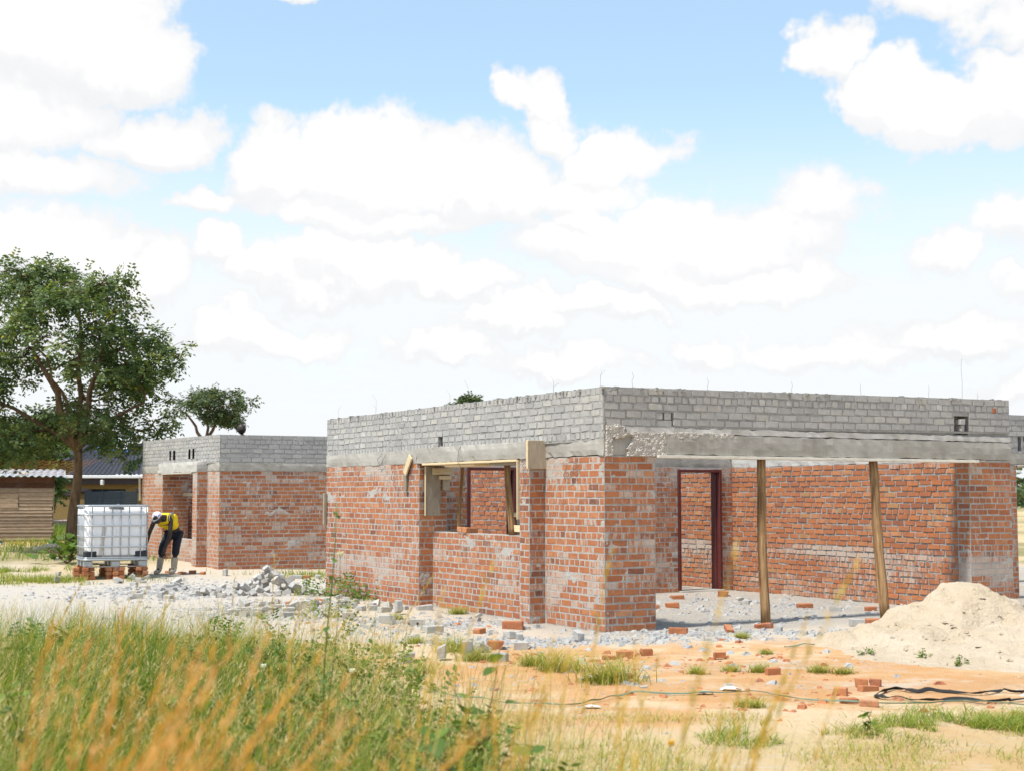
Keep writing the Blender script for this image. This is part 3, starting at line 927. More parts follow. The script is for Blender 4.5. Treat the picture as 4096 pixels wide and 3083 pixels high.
# broken, honeycombed concrete at the corner
def rough_patch(p0, d, n, L, z0, z1, shape, parent, seed):
    nu, nv = int(L / .014), int((z1 - z0) / .014)
    U, Z = np.meshgrid(np.linspace(0, L, nu), np.linspace(z0, z1, nv))
    off = .006 + .022 * (fbm(U * 26, Z * 26, seed, 3) - .42)
    keepv = shape(U, Z)
    off = np.where(keepv, off, -.04)
    X = p0[0] + d[0] * U + n[0] * off; Y = p0[1] + d[1] * U + n[1] * off
    idx = np.arange(nu * nv).reshape(nv, nu)
    q = np.stack([idx[:-1, :-1], idx[:-1, 1:], idx[1:, 1:], idx[1:, :-1]], -1).reshape(-1, 4)
    kc = keepv.ravel()[q].any(1)
    return link('rough_concrete', mesh('rough_concrete', np.stack([X, Y, Z], -1).reshape(-1, 3), q[kc]), 'rough_concrete', parent)
def shp(U, Z):
    w = (fbm(U * 9, Z * 9, 4, 3) - .5) * .10
    low = np.where(U < .12, 2.13, np.where(U < .36, 2.14, 2.13)) * 1.0
    notch = (U > .13 + w) & (U < .40 + w - .5 * (2.34 - Z)) & (Z < 2.36 + w)
    lowe = np.where(U > .92, 2.34 + w * .6 + .03 * np.clip(U - 1, 0, 1), 2.12)
    top = np.where(U < .3, 2.5, 2.43) + w * .3
    return (Z > lowe) & (Z < top) & ~notch & (U < 2.05 + w * 4) & (U > .015)
rough_patch((0, -.012), (1, 0), (0, -1), 2.2, 2.1, 2.52, shp, house, 5)

# blocks standing in the holes of the parapet
def part_block(parent, loc, size, rz=0, name='cement_block', mat='cement_block', t=.5):
    mb = MB(); h = Vector(size) / 2
    mb.box(-h, h, .006, jit=.003)
    me = mesh(name, mb.V, mb.F, False, {'tint': [t] * len(mb.V), 'wash': [.3] * len(mb.V)})
    return link(name, me, mat, parent, loc, (0, 0, rz))
for bx_, bz_, bw_, bh_ in ((.90, 2.537, .235, .08), (.83, 2.628, .10, .085), (.955, 2.628, .105, .085)):
    part_block(house, (bx_, .062, bz_), (bw_, .11, bh_), t=.7)
part_block(house, (6.08, .06, 2.595), (.06, .16, .085)); part_block(house, (6.07, .05, 2.685), (.10, .16, .075))
for nm, lo, hi in (('vent_recess', (5.9, .215, 2.48), (6.25, .235, 2.8)), ('vent_recess', (.74, .215, 2.48), (1.06, .235, 2.7)),):
    mb = MB(); mb.box(lo, hi); mb.build(nm, 'mortar', house)
mb = MB(); mb.tube([(-.10, 4.2, 2.40), (.1, 4.2, 2.40)], .028, 10); mb.build('drain_pipe', 'black_plastic', house)
mb = MB(); mb.box((.12, 4.10, 2.34), (.14, 4.30, 2.60)); mb.build('vent_recess', 'mortar', house)
mb = MB(); mb.box((-.012, -.006, -.035), (.05, .05, .035), .004); o = mb.build('brick', 'fired_brick', house, loc=(6.72, -.008, 2.865)); o['label'] = 'single red brick end set in the grey parapet'
for an, vv in (('tint', .4), ('wash', .3)):
    a = o.data.attributes.new(an, 'FLOAT', 'POINT'); a.data.foreach_set('value', [vv] * len(o.data.vertices))
# steel door frames
def door_frame(x0, x1, y, zt, parent, lab):
    e = bpy.data.objects.new('door_frame', None); e.parent = parent; e.location = (0, 0, 0); col.objects.link(e)
    e['label'] = lab
    for a, b_ in ((x0, x0 + .055), (x1 - .055, x1)):
        mb = MB(); mb.box((a, y - .02, .02), (b_, y + .235, zt), .006)
        sx = x0 + .055 if a == x0 else x1 - .055
        mb.box((sx - (.0 if a == x0 else .018), y + .07, .02), (sx + (.018 if a == x0 else .0), y + .2, zt - .05), .003)
        mb.build('jamb', 'maroon_paint', e)
    mb = MB(); mb.box((x0 + .055, y - .018, zt - .05), (x1 - .055, y + .233, zt - .002), .005); mb.build('head', 'maroon_paint', e)
    return e
door_frame(.96, 1.85, 5.4, 2.09, house, 'maroon steel door frame seen through the window')
door_frame(5.03, 5.96, 5.4, 2.09, house, 'maroon steel door frame at the back of the porch')
e3 = bpy.data.objects.new('door_frame', None); e3.parent = house; col.objects.link(e3); e3['label'] = 'narrow maroon frame of the room behind'
for yy in (6.1, 6.9):
    mb = MB(); mb.box((4.93, yy, .02), (5.0, yy + .05, 2.05), .004); mb.build('jamb', 'maroon_paint', e3)
mb = MB(); mb.box((4.93, 6.15, 2.0), (5.0, 6.9, 2.05), .004); mb.build('head', 'maroon_paint', e3)
mb = MB(); mb.box((5.03, 5.3, -.05), (5.96, 5.66, .025), .01); mb.build('door_step', 'cast_concrete', house)
# tie wires and drips of binding wire
def wire_part(pts, parent, r=.0035):
    mb = MB(); mb.tube(pts, r, 5); return mb.build('tie_wire', 'wire', parent, True)
for yy in (7.96, 6.51, 4.03, 3.49, 1.23, .16):
    x = -.23 * yy / 8.3 + .06
    for s_ in range(random.choice((1, 2, 2))):
        a = random.uniform(-.1, .1); h = random.uniform(.14, .36)
        wire_part([(x, yy, 2.9), (x + a * .2, yy + a * .3, 2.93 + h * .4), (x + a * .3, yy + a * .4, 2.93 + h * .7), (x - a * .5, yy + a * 1.1, 2.93 + h)], house, .0015)
for xx in (.5, 1.66, 3.05, 4.26, 5.55, 6.2, 6.52):
    a = random.uniform(-.02, .02); h = random.uniform(.12, .3)
    if xx == 6.2: h = .62
    wire_part([(xx, .1, 2.92), (xx + a, .1, 2.96 + h * .5), (xx - a * .5, .1, 2.96 + h * .8), (xx + a, .1, 2.98 + h)], house, .0020)
def hang(y, z, L, x=-.262):
    p = [(x + .02, y, z)]
    for k in range(5):
        p.append((x - random.uniform(0, .03), y + random.uniform(-.07, .07), z - L * (k + 1) / 5))
    wire_part(p, house, .004)
for y_, z_, l_ in ((6.0, 2.3, .22), (5.85, 2.28, .25), (5.5, 2.1, .25), (6.9, 2.08, .2), (3.3, 2.34, .3), (1.47, 2.1, .35), (1.45, 2.05, .4), (4.9, 1.95, .15)):
    hang(y_, z_, l_)
for y_, z_, l_ in ((.6, 2.1, .2), (.85, 2.1, .25), (.72, 2.0, .15)):
    hang(y_, z_, l_, -.02)
crumbs = MB()
for k in range(150):
    if k % 2:
        t = random.uniform(0, 8.2); cx, cy, cz = -.23 * t / 8.3 + random.uniform(-.005, .06), t, 2.965 - .035 * t / 8.3
    else:
        t = random.uniform(.1, 7); cx, cy, cz = t, random.uniform(-.005, .06), 2.963 + .06 * t / 7.05
    s_ = random.uniform(.008, .022)
    crumbs.box((cx - s_ * random.uniform(.6, 2.2), cy - s_, cz - .03), (cx + s_ * random.uniform(.6, 2.2), cy + s_, cz + s_ * random.uniform(-.2, .7)), 0, jit=.004)
o = crumbs.build('mortar_crumbs', 'dark_mortar', house); o['kind'] = 'stuff'
walls1 = finish([wA, wP, wB, wD, wC, wR, wI, wK, wL, wW, wX, pL, pF, pWg], house, {'red': 296, 'grey': 296})

# ------------------------------------------------------------------ second unfinished building
B2O = Matrix.Rotation(HR, 3, 'Z') @ Vector((.2, 15.4, 0)) + Vector((1.12, 17.475, 0))
bld = empty('unfinished_outbuilding', (B2O.x, B2O.y, -.04), HR)
tagit(bld, 'smaller unfinished brick building behind the white water tank', 'building')
z2 = -.085
b1 = new_wall(bld)
rw(b1, (-.23, 3.53), (0, 1), 1.8, (-1, 0), z2, 27, wash_ext(31, .5, .3, .9), bond='SSHS', seed=31, tones=(.7, .16))  # side facing the sun: its light is put into paler brick tones
rw(b1, (-.23, 3.53), (1, 0), .62, (0, -1), z2, 27, wash_ext(32, .3, .4, .3), seed=32)
core(b1, (-.205, 3.555, -.3), (.4, 5.32, 2.2))
b2 = new_wall(bld)
rw(b2, (0, 1.18), (0, 1), 2.35, (-1, 0), z2, 9, wash_ext(33, .6, .6, 0), seed=33)
rw(b2, (0, 1.18), (0, 1), .40, (-1, 0), z2 + 9 * CH, 2, wash_ext(33, .5), seed=37)
core(b2, (.025, 1.17, -.3), (.23, 3.54, .675))
b3 = new_wall(bld)
rw(b3, (-.23, .84), (0, 1), .34, (-1, 0), z2, 27, wash_ext(34, .5), seed=34, tones=(.75, .15))
rw(b3, (-.23, .84), (1, 0), .25, (0, -1), z2, 27, wash_ext(35, .35, .4), bond='SH', seed=35)
core(b3, (-.205, .865, -.3), (.2, 1.17, 2.2))
b4 = new_wall(bld)
rw(b4, (0, 0), (0, 1), .84, (-1, 0), z2, 27, wash_ext(36, .5, .3, .6), seed=36, tones=(.72, .15))
core(b4, (.025, .025, -.3), (.23, .85, 2.2))
b5 = new_wall(bld)
rw(b5, (0, 0), (1, 0), 6.0, (0, -1), z2, 27, wash_ext(38, .42, .6, .5), bond='SSSSH', seed=38)
core(b5, (.22, .025, -.3), (6.0, .23, 2.2))
b6 = new_wall(bld)
rw(b6, (1.3, .25), (0, 1), 4.8, (-1, 0), z2, 27, wash_ext(39, .3), seed=39, tones=(.3, .15))  # inner walls added to darken the window; shade put into their brick tones
core(b6, (1.33, .25, -.3), (1.5, 5.3, 2.5))
rw(b6, (.2, 5.05), (1, 0), 1.1, (0, -1), z2, 27, wash_ext(42, .3), seed=42, tones=(.3, .15))
core(b6, (.2, 5.075, -.3), (1.34, 5.3, 2.5))
b7 = new_wall(bld, 'parapet_wall')
D2 = np.array((-.23, 5.33)); L2 = float(np.linalg.norm(D2)); D2 = D2 / L2
pw(b7, (0, 0), D2, L2, np.array((-D2[1], D2[0])), 2.40, 7, .085, 'SSSSSSH', .02, (), 40, bl=.2)
b8 = new_wall(bld, 'parapet_wall')
pw(b8, (0, 0), (1, 0), 6.0, (0, -1), 2.39, 6, .1, 'SSSSHS', .02, (), 41, bl=.25, tones=(.36, .2))  # shaded front: its shade is put into darker block tones
beam('ring_beam', (-.24, 3.9, 2.21), (.2, 5.33, 2.39), 'cast_concrete', bld, seed=21)
beam('window_lintel', (-.25, .845, 2.2), (.2, 3.9, 2.43), 'plaster_band', bld, seed=22)
beam('ring_beam', (-.012, .0, 2.21), (.2, .843, 2.40), 'cast_concrete', bld, seed=23)
beam('ring_beam', (.02, -.014, 2.205), (6.0, .2, 2.39), 'cast_concrete', bld, seed=24)
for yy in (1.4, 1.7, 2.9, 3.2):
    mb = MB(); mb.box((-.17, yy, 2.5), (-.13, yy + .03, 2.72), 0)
    mb.build('slot_shade', 'void_shade', bld)  # solid black bars painted as the shade of open slots
finish([b1, b2, b3, b4, b5, b6, b7, b8], bld, {'red': 290, 'grey': 240})

# ------------------------------------------------------------------ props, planks and boards (loose things)
HM = Matrix.Translation((1.12, 17.475, 0)) @ Matrix.Rotation(HR, 4, 'Z')
BM = Matrix.Translation((B2O.x, B2O.y, -.04)) @ Matrix.Rotation(HR, 4, 'Z')
def pole(p0, p1, r, label, M=HM, mat='pole_timber', group=None, name='timber_prop'):
    p0 = M @ Vector(p0); p1 = M @ Vector(p1)
    n = 11; mb = MB(); pts = []; rr = []
    L = (p1 - p0).length
    for k in range(n):
        t = k / (n - 1)
        wv = .014 * math.sin(t * 5 + r * 90) + random.uniform(-.004, .004)
        pts.append(Vector((wv, wv * .4, t * L))); rr.append(r * (1.06 - .16 * t) * random.uniform(.94, 1.06))
    mb.tube(pts, rr, 10)
    o = mb.build(name, mat, None, True)
    o.location = p0
    o.rotation_mode = 'QUATERNION'; o.rotation_quaternion = (p1 - p0).to_track_quat('Z', 'Y')
    return tagit(o, label, 'prop', group)
pole((2.42, -.05, .0), (2.48, .08, 2.108), .062, 'slim timber prop beside the doorway, under the front beam', group='poles propping the front beam')
pole((4.30, -.25, .0), (4.42, .07, 2.108), .066, 'leaning timber prop beside the sand heap, under the front beam', group='poles propping the front beam')
pole((.15, 4.12, 1.105), (.15, 4.02, 2.085), .030, 'thin bark-covered pole standing on the window sill')
pole((.10, 2.46, 1.105), (.10, 2.58, 2.085), .046, 'thick yellowish pole at the near side of the window')
pole((.06, 1.42, .86), (.05, 1.62, 2.16), .055, 'pale pole propping the lintel of the outbuilding window', BM)
def board(lo, hi, mat, label, M=HM, rot=(0, 0, 0), name='wooden_board', cat='board', group=None, bev=.004):
    lo = Vector(lo); hi = Vector(hi); c = (lo + hi) / 2; h = (hi - lo) / 2
    mb = MB(); mb.box(-h, h, bev, jit=.0015)
    o = mb.build(name, mat)
    MM = M @ Matrix.Translation(c) @ Euler(rot).to_matrix().to_4x4()
    o.matrix_world = MM
    o.location = MM.to_translation(); o.rotation_euler = MM.to_euler()
    return tagit(o, label, cat, group)
board((.765, -.075, 2.108), (6.33, .18, 2.146), 'stained_board', 'long cement-stained plank under the wide front beam', name='formwork_plank', cat='plank')
board((-.262, 1.70, 2.085), (.15, 4.52, 2.114), 'fresh_timber', 'pale plank under the window lintel', name='formwork_plank', cat='plank')
board((-.20, 3.0, 2.052), (.12, 3.9, 2.083), 'fresh_timber', 'short batten under the far half of the lintel plank', name='formwork_batten', cat='batten')
board((-.20, 1.78, 2.052), (.12, 2.55, 2.083), 'form_board', 'short batten above the thick window pole', name='formwork_batten', cat='batten')
board((-.15, 4.595, 1.34), (.09, 4.625, 2.075), 'form_board', 'tall grey board hanging at the far window jamb')
board((-.165, 4.592, 1.34), (-.152, 4.63, 2.075), 'fresh_timber', 'yellow lath along the edge of the tall grey board', name='wooden_lath', cat='lath')
board((.13, 4.60, 1.72), (.25, 4.625, 2.02), 'form_board', 'small grey board beside the tall one in the window')
board((-.06, 4.555, 1.95), (.28, 4.59, 2.05), 'fresh_timber', 'short pale crosspiece nailed over the window boards', name='formwork_batten', cat='batten')
board((.05, 4.553, 1.88), (.24, 4.59, 1.935), 'fresh_timber', 'lower pale crosspiece under the first one', name='formwork_batten', cat='batten')
board((-.262, 1.672, 1.33), (-.225, 1.70, 2.10), 'fresh_timber', 'narrow yellow upright lath at the near window jamb', name='wooden_lath', cat='lath')
board((-.262, 1.368, 1.985), (.005, 1.402, 2.355), 'form_board', 'square grey shutter board on the narrow pier below the parapet')
board((-.285, 1.365, 1.985), (-.266, 1.405, 2.355), 'fresh_timber', 'pale edge lath beside the square shutter board', name='wooden_lath', cat='lath')
board((-.275, 5.04, 1.71), (-.242, 5.12, 2.13), 'form_board', 'weathered grey stub of plank nailed to the left wall', name='wooden_stub', cat='stub')
board((-.285, 4.93, 1.93), (-.258, 5.04, 2.26), 'fresh_timber', 'splintered pale lath tilted against the left wall', rot=(rad(38), 0, 0), name='wooden_lath', cat='lath')
board((-.29, 8.24, 1.15), (-.24, 8.30, 1.68), 'form_board', 'grey post stub at the far end of the left wall', name='wooden_stub', cat='stub')
board((.12, 2.05, 1.60 - .25), (.16, 2.45, 1.66 - .25), 'fresh_timber', 'lower pale rail behind the thick window pole', name='wooden_rail', cat='rail')
board((.12, 2.05, 1.15), (.16, 2.45, 1.24), 'fresh_timber', 'pale rail lying on the sill behind the thick pole', name='wooden_rail', cat='rail')
board((8.9, 1.44, 2.09), (11.2, 1.7, 2.13), 'form_board', 'plank under the beam of the far right wing', name='formwork_plank', cat='plank')
board((-.262, 1.2, 2.165), (.12, 3.55, 2.195), 'stained_board', 'plank under the outbuilding window lintel', BM, name='formwork_plank', cat='plank')
board((-.30, 5.32, 1.55), (-.26, 5.38, 2.12), 'fresh_timber', 'pale stub nailed at the far corner of the outbuilding', BM, rot=(rad(-8), 0, 0), name='wooden_stub', cat='stub')
board((.25, 1.3, 1.66), (.4, 3.5, 1.74), 'form_board', 'crossbar inside the outbuilding window', BM, name='wooden_rail', cat='rail')

# ------------------------------------------------------------------ loose bricks and blocks
def loose_mesh(seed, size, holes, broken, grey):
    r = random.Random(seed)
    bm = bmesh.new()
    bmesh.ops.create_cube(bm, size=1)
    for v in bm.verts: v.co = Vector((v.co.x * size[0], v.co.y * size[1], v.co.z * size[2]))
    bmesh.ops.bevel(bm, geom=bm.edges[:], offset=.007, segments=1, affect='EDGES')
    if broken:
        for k in range(broken):
            n = Vector((r.choice((-1, 1)), r.uniform(-.5, .5), r.uniform(-.4, .6))).normalized()
            p = Vector((n.x * size[0] * r.uniform(.18, .36), 0, 0))
            g = bmesh.ops.bisect_plane(bm, geom=bm.verts[:] + bm.edges[:] + bm.faces[:], plane_co=p, plane_no=n, clear_outer=True)
            ed = [e for e in g['geom_cut'] if isinstance(e, bmesh.types.BMEdge)]
            if ed:
                bmesh.ops.edgeloop_fill(bm, edges=ed)
        bmesh.ops.triangulate(bm, faces=[f_ for f_ in bm.faces if len(f_.verts) > 6])
    for v in bm.verts:
        v.co += Vector([r.uniform(-.004, .004) for _ in range(3)])
    lowest = min(v.co.z for v in bm.verts)
    for v in bm.verts: v.co.z -= lowest
    me = bpy.data.meshes.new('cement_brick' if grey else 'red_brick')
    bm.to_mesh(me); bm.free()
    for an, vv in (('tint', r.uniform(.45, .95) if grey else r.uniform(.35, .95)), ('wash', r.uniform(.1, .5))):
        a = me.attributes.new(an, 'FLOAT', 'POINT'); a.data.foreach_set('value', [vv] * len(me.vertices))
    me.materials.append(MATS['cement_block' if grey else 'fired_brick'])
    return me
SZ = (.225, .108, .088)
GM = [loose_mesh(k, SZ, 0, (1, 0, 2, 1, 2, 1, 1, 2)[k % 8], True) for k in range(20)]
RM = [loose_mesh(50 + k, (.222, .106, .074), 0, (0, 1, 0, 2, 1, 0)[k % 6], False) for k in range(12)]
hole_shade_me = {}
for d_ in range(1):
    mb = MB()
    mb.tube([(0, -.0005, 0), (0, .001, 0)], .017, 10)
    hm = mesh('hole', mb.V, mb.F); hm.materials.append(MATS['void_shade']); hole_shade_me = hm  # flat black disc drawn in place of the shade inside a hole
def loose(x, y, grey, label, group=None, pose=None, z=None, rz=None, holes=False, tilt=None, sc_=1.0):
    me = random.choice(GM if grey else RM)
    if group and sc_ == 1.0 and not isinstance(pose, tuple): sc_ = random.uniform(.55, 1.05)
    o = bpy.data.objects.new('cement_brick' if grey else 'red_brick', me)
    rz = random.uniform(0, 6.28) if rz is None else rz
    zb = (g1(x, y) if z is None else z) - (.006 if z is not None else random.uniform(.004, .022))
    pose = pose or random.choice(('flat', 'flat', 'flat', 'edge', 'tilt'))
    if pose == 'flat':
        o.rotation_euler = (random.uniform(-.08, .08), random.uniform(-.08, .08), rz)
    elif pose == 'edge':
        o.rotation_euler = (math.pi / 2, 0, rz); zb += .05
    elif pose == 'stand':
        o.rotation_euler = (0, math.pi / 2 + random.uniform(-.06, .06), rz); zb += .09
    elif pose == 'tilt':
        t = random.uniform(.25, .6)
        o.rotation_euler = (random.uniform(-.3, .3), t, rz); zb += .03
    else:
        o.rotation_euler = pose
    if tilt: o.rotation_euler = tilt
    o.location = (x, y, zb); o.scale = (sc_, sc_, sc_)
    col.objects.link(o)
    tagit(o, label, 'cement brick' if grey else 'brick', group)
    if holes:
        sgn = 1
        for hx in ((-.05, .05) if pose == 'edge' else (0,)):
            h = bpy.data.objects.new('hole', hole_shade_me); h.parent = o
            if pose == 'edge': h.location = (hx, 0, .0885); h.rotation_euler = (math.pi / 2, 0, 0)
            else: h.location = (-.02, 0, .0885); h.rotation_euler = (math.pi / 2, 0, 0)
            col.objects.link(h)
    return o
g_pile = 'cement bricks of the tall rubble pile'
# the tall pile before the outbuilding: built up in rings
px_, py_ = -4.08, 24.35
rp = random.Random(8)
for lay, (rad_, cnt_, zz) in enumerate(((.60, 17, .0), (.44, 13, .085), (.30, 10, .17), (.18, 6, .255), (.06, 3, .335))):
    for k in range(cnt_):
        a = 2 * math.pi * (k + rp.uniform(-.3, .3)) / cnt_
        rr = rad_ * rp.uniform(.8, 1.15)
        x = px_ + rr * math.cos(a) * 1.05; y = py_ + rr * math.sin(a)
        o = loose(x, y, True, 'grey cement brick tumbled on the tall rubble pile by the outbuilding', g_pile, z=g1(x, y) + zz, rz=rp.uniform(0, 6.3))
        o.rotation_euler = (rp.uniform(-.6, .6), rp.uniform(-.7, .7), rp.uniform(0, 6.3))
loose(px_ - .02, py_ - .1, True, 'topmost grey cement brick of the rubble pile, tipped upward', g_pile, z=g1(px_, py_) + .42, tilt=(.5, -.6, .4))
def scatter(pts, grey, label, group, **k):
    for (x, y) in pts:
        loose(x, y, grey, label, group, **k)
gA = 'cement bricks strewn along the foot of the left wall'
scatter([(-2.72, 22.74), (-2.51, 21.9), (-2.42, 22.1), (-2.48, 21.31), (-2.27, 21.12), (-2.58, 21.5), (-2.17, 20.75), (-1.99, 21.5), (-1.97, 20.75), (-1.78, 20.39), (-1.54, 20.93), (-2.35, 21.6), (-2.05, 21.1)], True, 'grey cement brick among those strewn along the far foot of the left wall', gA)
loose(-1.81, 21.0, True, 'pale cement brick leaning up against its neighbours by the left wall', pose='tilt')
loose(-1.61, 20.05, True, 'cement brick standing on end near the window pier', pose='stand', rz=.4)
loose(-2.23, 19.4, True, 'cement brick with a round hole standing alone by a small weed', pose='edge', rz=.15, holes=True)
loose(-1.22, 17.93, True, 'cement brick on edge showing two round holes', pose='edge', rz=.1, holes=True)
loose(-1.52, 17.93, True, 'cement brick on edge just left of the two-holed one', pose='edge', rz=-.1)
loose(-.94, 17.41, True, 'weathered rounded half brick lying alone on the grey dust', pose='flat', rz=.5)
scatter([(-1.79, 19.08), (-1.61, 19.08), (-1.25, 20.75)], True, 'cement brick lying flat on the sandy strip before the window', 'cement bricks on the sandy strip', pose='flat')
loose(-.46, 19.08, True, 'small grey chunk below the window panel', pose='flat', sc_=.6)
loose(-.43, 19.6, True, 'dark wedge of brick below the window panel', pose='tilt', sc_=.55)
loose(-.39, 17.41, False, 'orange brick end lying left of the corner pier', pose='flat', rz=1.2, sc_=.9)
loose(0.02, 17.93, False, 'large orange brick lying against the narrow pier', pose='edge', rz=-.2, sc_=1.15)
loose(-.12, 18.35, True, 'grey brick half hidden behind the large orange brick', pose='flat')
scatter([(.19, 17.93), (.29, 18.07)], True, 'small grey chunk at the foot of the narrow pier', 'chunks at the foot of the pier', sc_=.6, pose='flat')
scatter([(-.53, 15.69), (-.46, 16.11), (-.34, 15.38)], True, 'cement brick in the small cluster beside the grass tuft', 'cement bricks beside the grass tuft', pose='tilt')
scatter([(-.04, 16.79), (.05, 16.6)], True, 'cement brick dumped on rubble before the narrow pier', 'cement bricks before the narrow pier')
loose(-.16, 15.79, False, 'brown brick butted against a grey one on the orange soil', pose='edge', rz=.1)
loose(.06, 15.82, True, 'grey cement brick butted against a brown brick on the orange soil', pose='edge', rz=.05)
loose(-.49, 14.54, True, 'cement brick standing on end nearest the camera, beside the tuft', pose='stand', rz=.2)
loose(-.75, 14.54, True, 'narrow cement brick standing upright with a hole', pose='stand', rz=-.1, holes=True)
loose(-1.05, 14.36, True, 'tilted cement brick in the dry grass, leftmost of the front row', pose='edge', rz=.7)
loose(-.14, 14.54, True, 'broken cement brick rightmost of the front row', pose='edge', rz=-.3)
loose(-.74, 15.6, False, 'dark burnt brick behind the grass tuft', pose='flat', rz=.6)
loose(.71, 16.31, True, 'rounded grey chunk of block standing before the house corner', pose='stand', rz=.6)
loose(2.02, 21.0, False, 'red brick half hidden behind the corner pier', pose='flat', rz=.1)
loose(2.33, 21.2, False, 'red brick lying on the porch floor', pose='flat', rz=.05)
loose(1.97, 17.2, False, 'broken red brick just right of the corner pier', pose='edge', rz=-.2)
loose(2.6, 17.42, False, 'pale broken brick on sand between pier and prop', pose='tilt', sc_=.8)
loose(3.46, 23.6, False, 'red brick beside the porch door frame', pose='edge', rz=-.1)
loose(3.14, 18.08, False, 'flat brick under the foot of the slim prop', pose='flat', rz=.4)
scatter([(3.57, 22.7), (3.56, 21.9), (3.8, 22.04)], True, 'grey chunk lying on the porch floor', 'grey chunks on the porch floor', sc_=.7, pose='flat')
loose(4.30, 21.3, False, 'whole red brick by the porch wall between the props', pose='flat', rz=.1)
loose(5.15, 20.7, False, 'red brick at the porch wall behind the leaning prop', pose='flat', rz=.2)
loose(4.62, 20.72, True, 'flat grey chip near the porch wall', pose='flat', sc_=.7)
loose(2.62, 23.0, False, 'red brick inside the porch doorway', pose='flat', rz=.2)
for (x, y, lb) in ((.97, 14.56, 'upright orange brick stub behind the tall grass stems'), (1.13, 14.67, 'cement-topped red brick in the row of rubble'), (1.35, 14.88, 'pale orange brick tipped on its corner'), (2.07, 14.56, 'dark red brick lying alone near a grass patch'), (2.39, 13.42, 'small red brick block beside a grass patch on the right'),
                   (.92, 13.07, 'broken curved red brick beside a grass clump'), (1.02, 13.16, 'dark broken brick chunk standing by the grass clump'),
                   (3.0, 12.58, 'rough dark brick, rear left of the brick group by the belt'), (3.12, 12.56, 'brick standing at the rear right of the group by the belt'), (2.98, 12.19, 'brick in the middle of the group, with a dark burnt face'), (2.67, 11.94, 'pale brick at the far left of the group by the belt'), (2.65, 11.46, 'large brown brick at the front of the group'), (2.77, 11.31, 'brick at the front right of the group, near the green hose')):
    loose(x, y, False, lb, 'loose red bricks on the bare ground', pose=random.choice(('edge', 'flat', 'edge')), rz=random.uniform(-.6, .6), sc_=random.uniform(.55, .78))
scatter([(1.2, 13.16), (1.11, 12.4)], True, 'small grey stone chip lying on orange soil', 'stone chips on orange soil', sc_=.4, pose='flat')
loose(4.38, 18.3, True, 'grey block half buried at the edge of the sand heap', pose='flat', rz=.1, sc_=1.1)
loose(3.76, 16.55, True, 'hollow grey block lying on the sand apron', pose='flat', rz=-.1, sc_=1.05)
loose(3.61, 16.63, True, 'broken grey piece left of the hollow block', pose='flat', sc_=.7)
loose(3.2, 17.47, True, 'flat grey chip on sand left of the slim prop', pose='flat', sc_=.8)
loose(3.45, 17.12, True, 'pale grey chip between prop and hollow block', pose='flat', sc_=.6)
loose(4.62, 18.45, False, 'yellowish stone brick at the foot of the leaning prop', pose='flat', sc_=1.1)
loose(-3.07, 22.13, True, 'grey brick end to end with a red one, left of the pair', pose='edge', rz=.0)
loose(-2.85, 22.13, True, 'grey brick end to end with a red one, right of the pair', pose='edge', rz=.05)
loose(-2.98, 22.2, False, 'red brick between two grey bricks by the weeds', pose='flat', rz=.2)
loose(-4.27, 28.7, True, 'grey brick on the grass strip before the outbuilding wall', pose='flat', rz=.1)
loose(-4.12, 28.75, False, 'red brick touching the grey one before the outbuilding wall', pose='flat', rz=.1)
loose(-3.85, 28.7, True, 'dark-ended grey brick near the corner of the left wall', pose='flat', rz=.0)
loose(-2.69, 21.34, True, 'small round grey chip before the weeds', pose='flat', sc_=.55)
gB = 'cement bricks strewn between tank and rubble pile'
scatter([(-7.1, 27.4), (-6.88, 27.15), (-6.8, 25.56), (-6.86, 26.22), (-6.4, 25.34), (-6.03, 24.93), (-5.77, 23.95), (-7.36, 28.0), (-7.08, 28.1), (-6.79, 28.2), (-7.55, 27.6), (-7.3, 27.0)], True, 'grey cement brick strewn on white sand right of the water tank', gB)
rs = random.Random(21)
scatter([(-5.6 + rs.uniform(-.75, .75), 24.9 + rs.uniform(-2, 2)) for _ in range(20)], True, 'grey cement brick strewn on white sand left of the rubble pile', gB)
scatter([(-4.9 + rs.uniform(-.4, .4), 23.6 + rs.uniform(-.5, .5)) for _ in range(7)], True, 'grey cement brick lying at the left foot of the rubble pile', 'cement bricks at the left foot of the pile')
scatter([(-3.45 + rs.uniform(-.55, .6), 20.6 + rs.uniform(-1.1, 1.1)) for _ in range(34)], True, 'grey cement brick in the low spread of rubble before the pile', 'cement bricks in the low spread of rubble')
scatter([(-3.3 + rs.uniform(-.5, .5), 21.8 + rs.uniform(-.5, .5)) for _ in range(3)], False, 'red brick among the low spread of grey rubble', 'red bricks in the low spread of rubble')
scatter([(-10.25, 33.4), (-10.51, 33.4)], True, 'grey kerb-like brick behind the round-leaved shrub', 'bricks behind the round-leaved shrub', pose='flat')
scatter([(-9.09, 28.9), (-8.55, 27.2)], True, 'pale chunk of block in the weeds before the tank', 'chunks in the weeds before the tank', sc_=.9)
scatter([(-6.95, 29.5), (-6.7, 29.4), (-6.5, 29.6), (-6.3, 29.5), (-7.05, 29.7)], False, 'broken brick in the rubble at the bending man\'s feet', 'broken bricks by the man', sc_=.8)
scatter([(-5.85, 29.3), (-5.75, 29.2)], True, 'cement brick by the outbuilding corner', 'cement bricks by the outbuilding corner', pose='stand')
for k, (ly, zz) in enumerate(((3.82, 0), (3.66, 0))):
    p = HM @ Vector((.09, ly, 0))
    loose(p.x, p.y, False, ('orange brick lying on the window sill', 'dark-ended brick lying on the window sill')[k], z=1.111, rz=HR + .2, pose='flat')

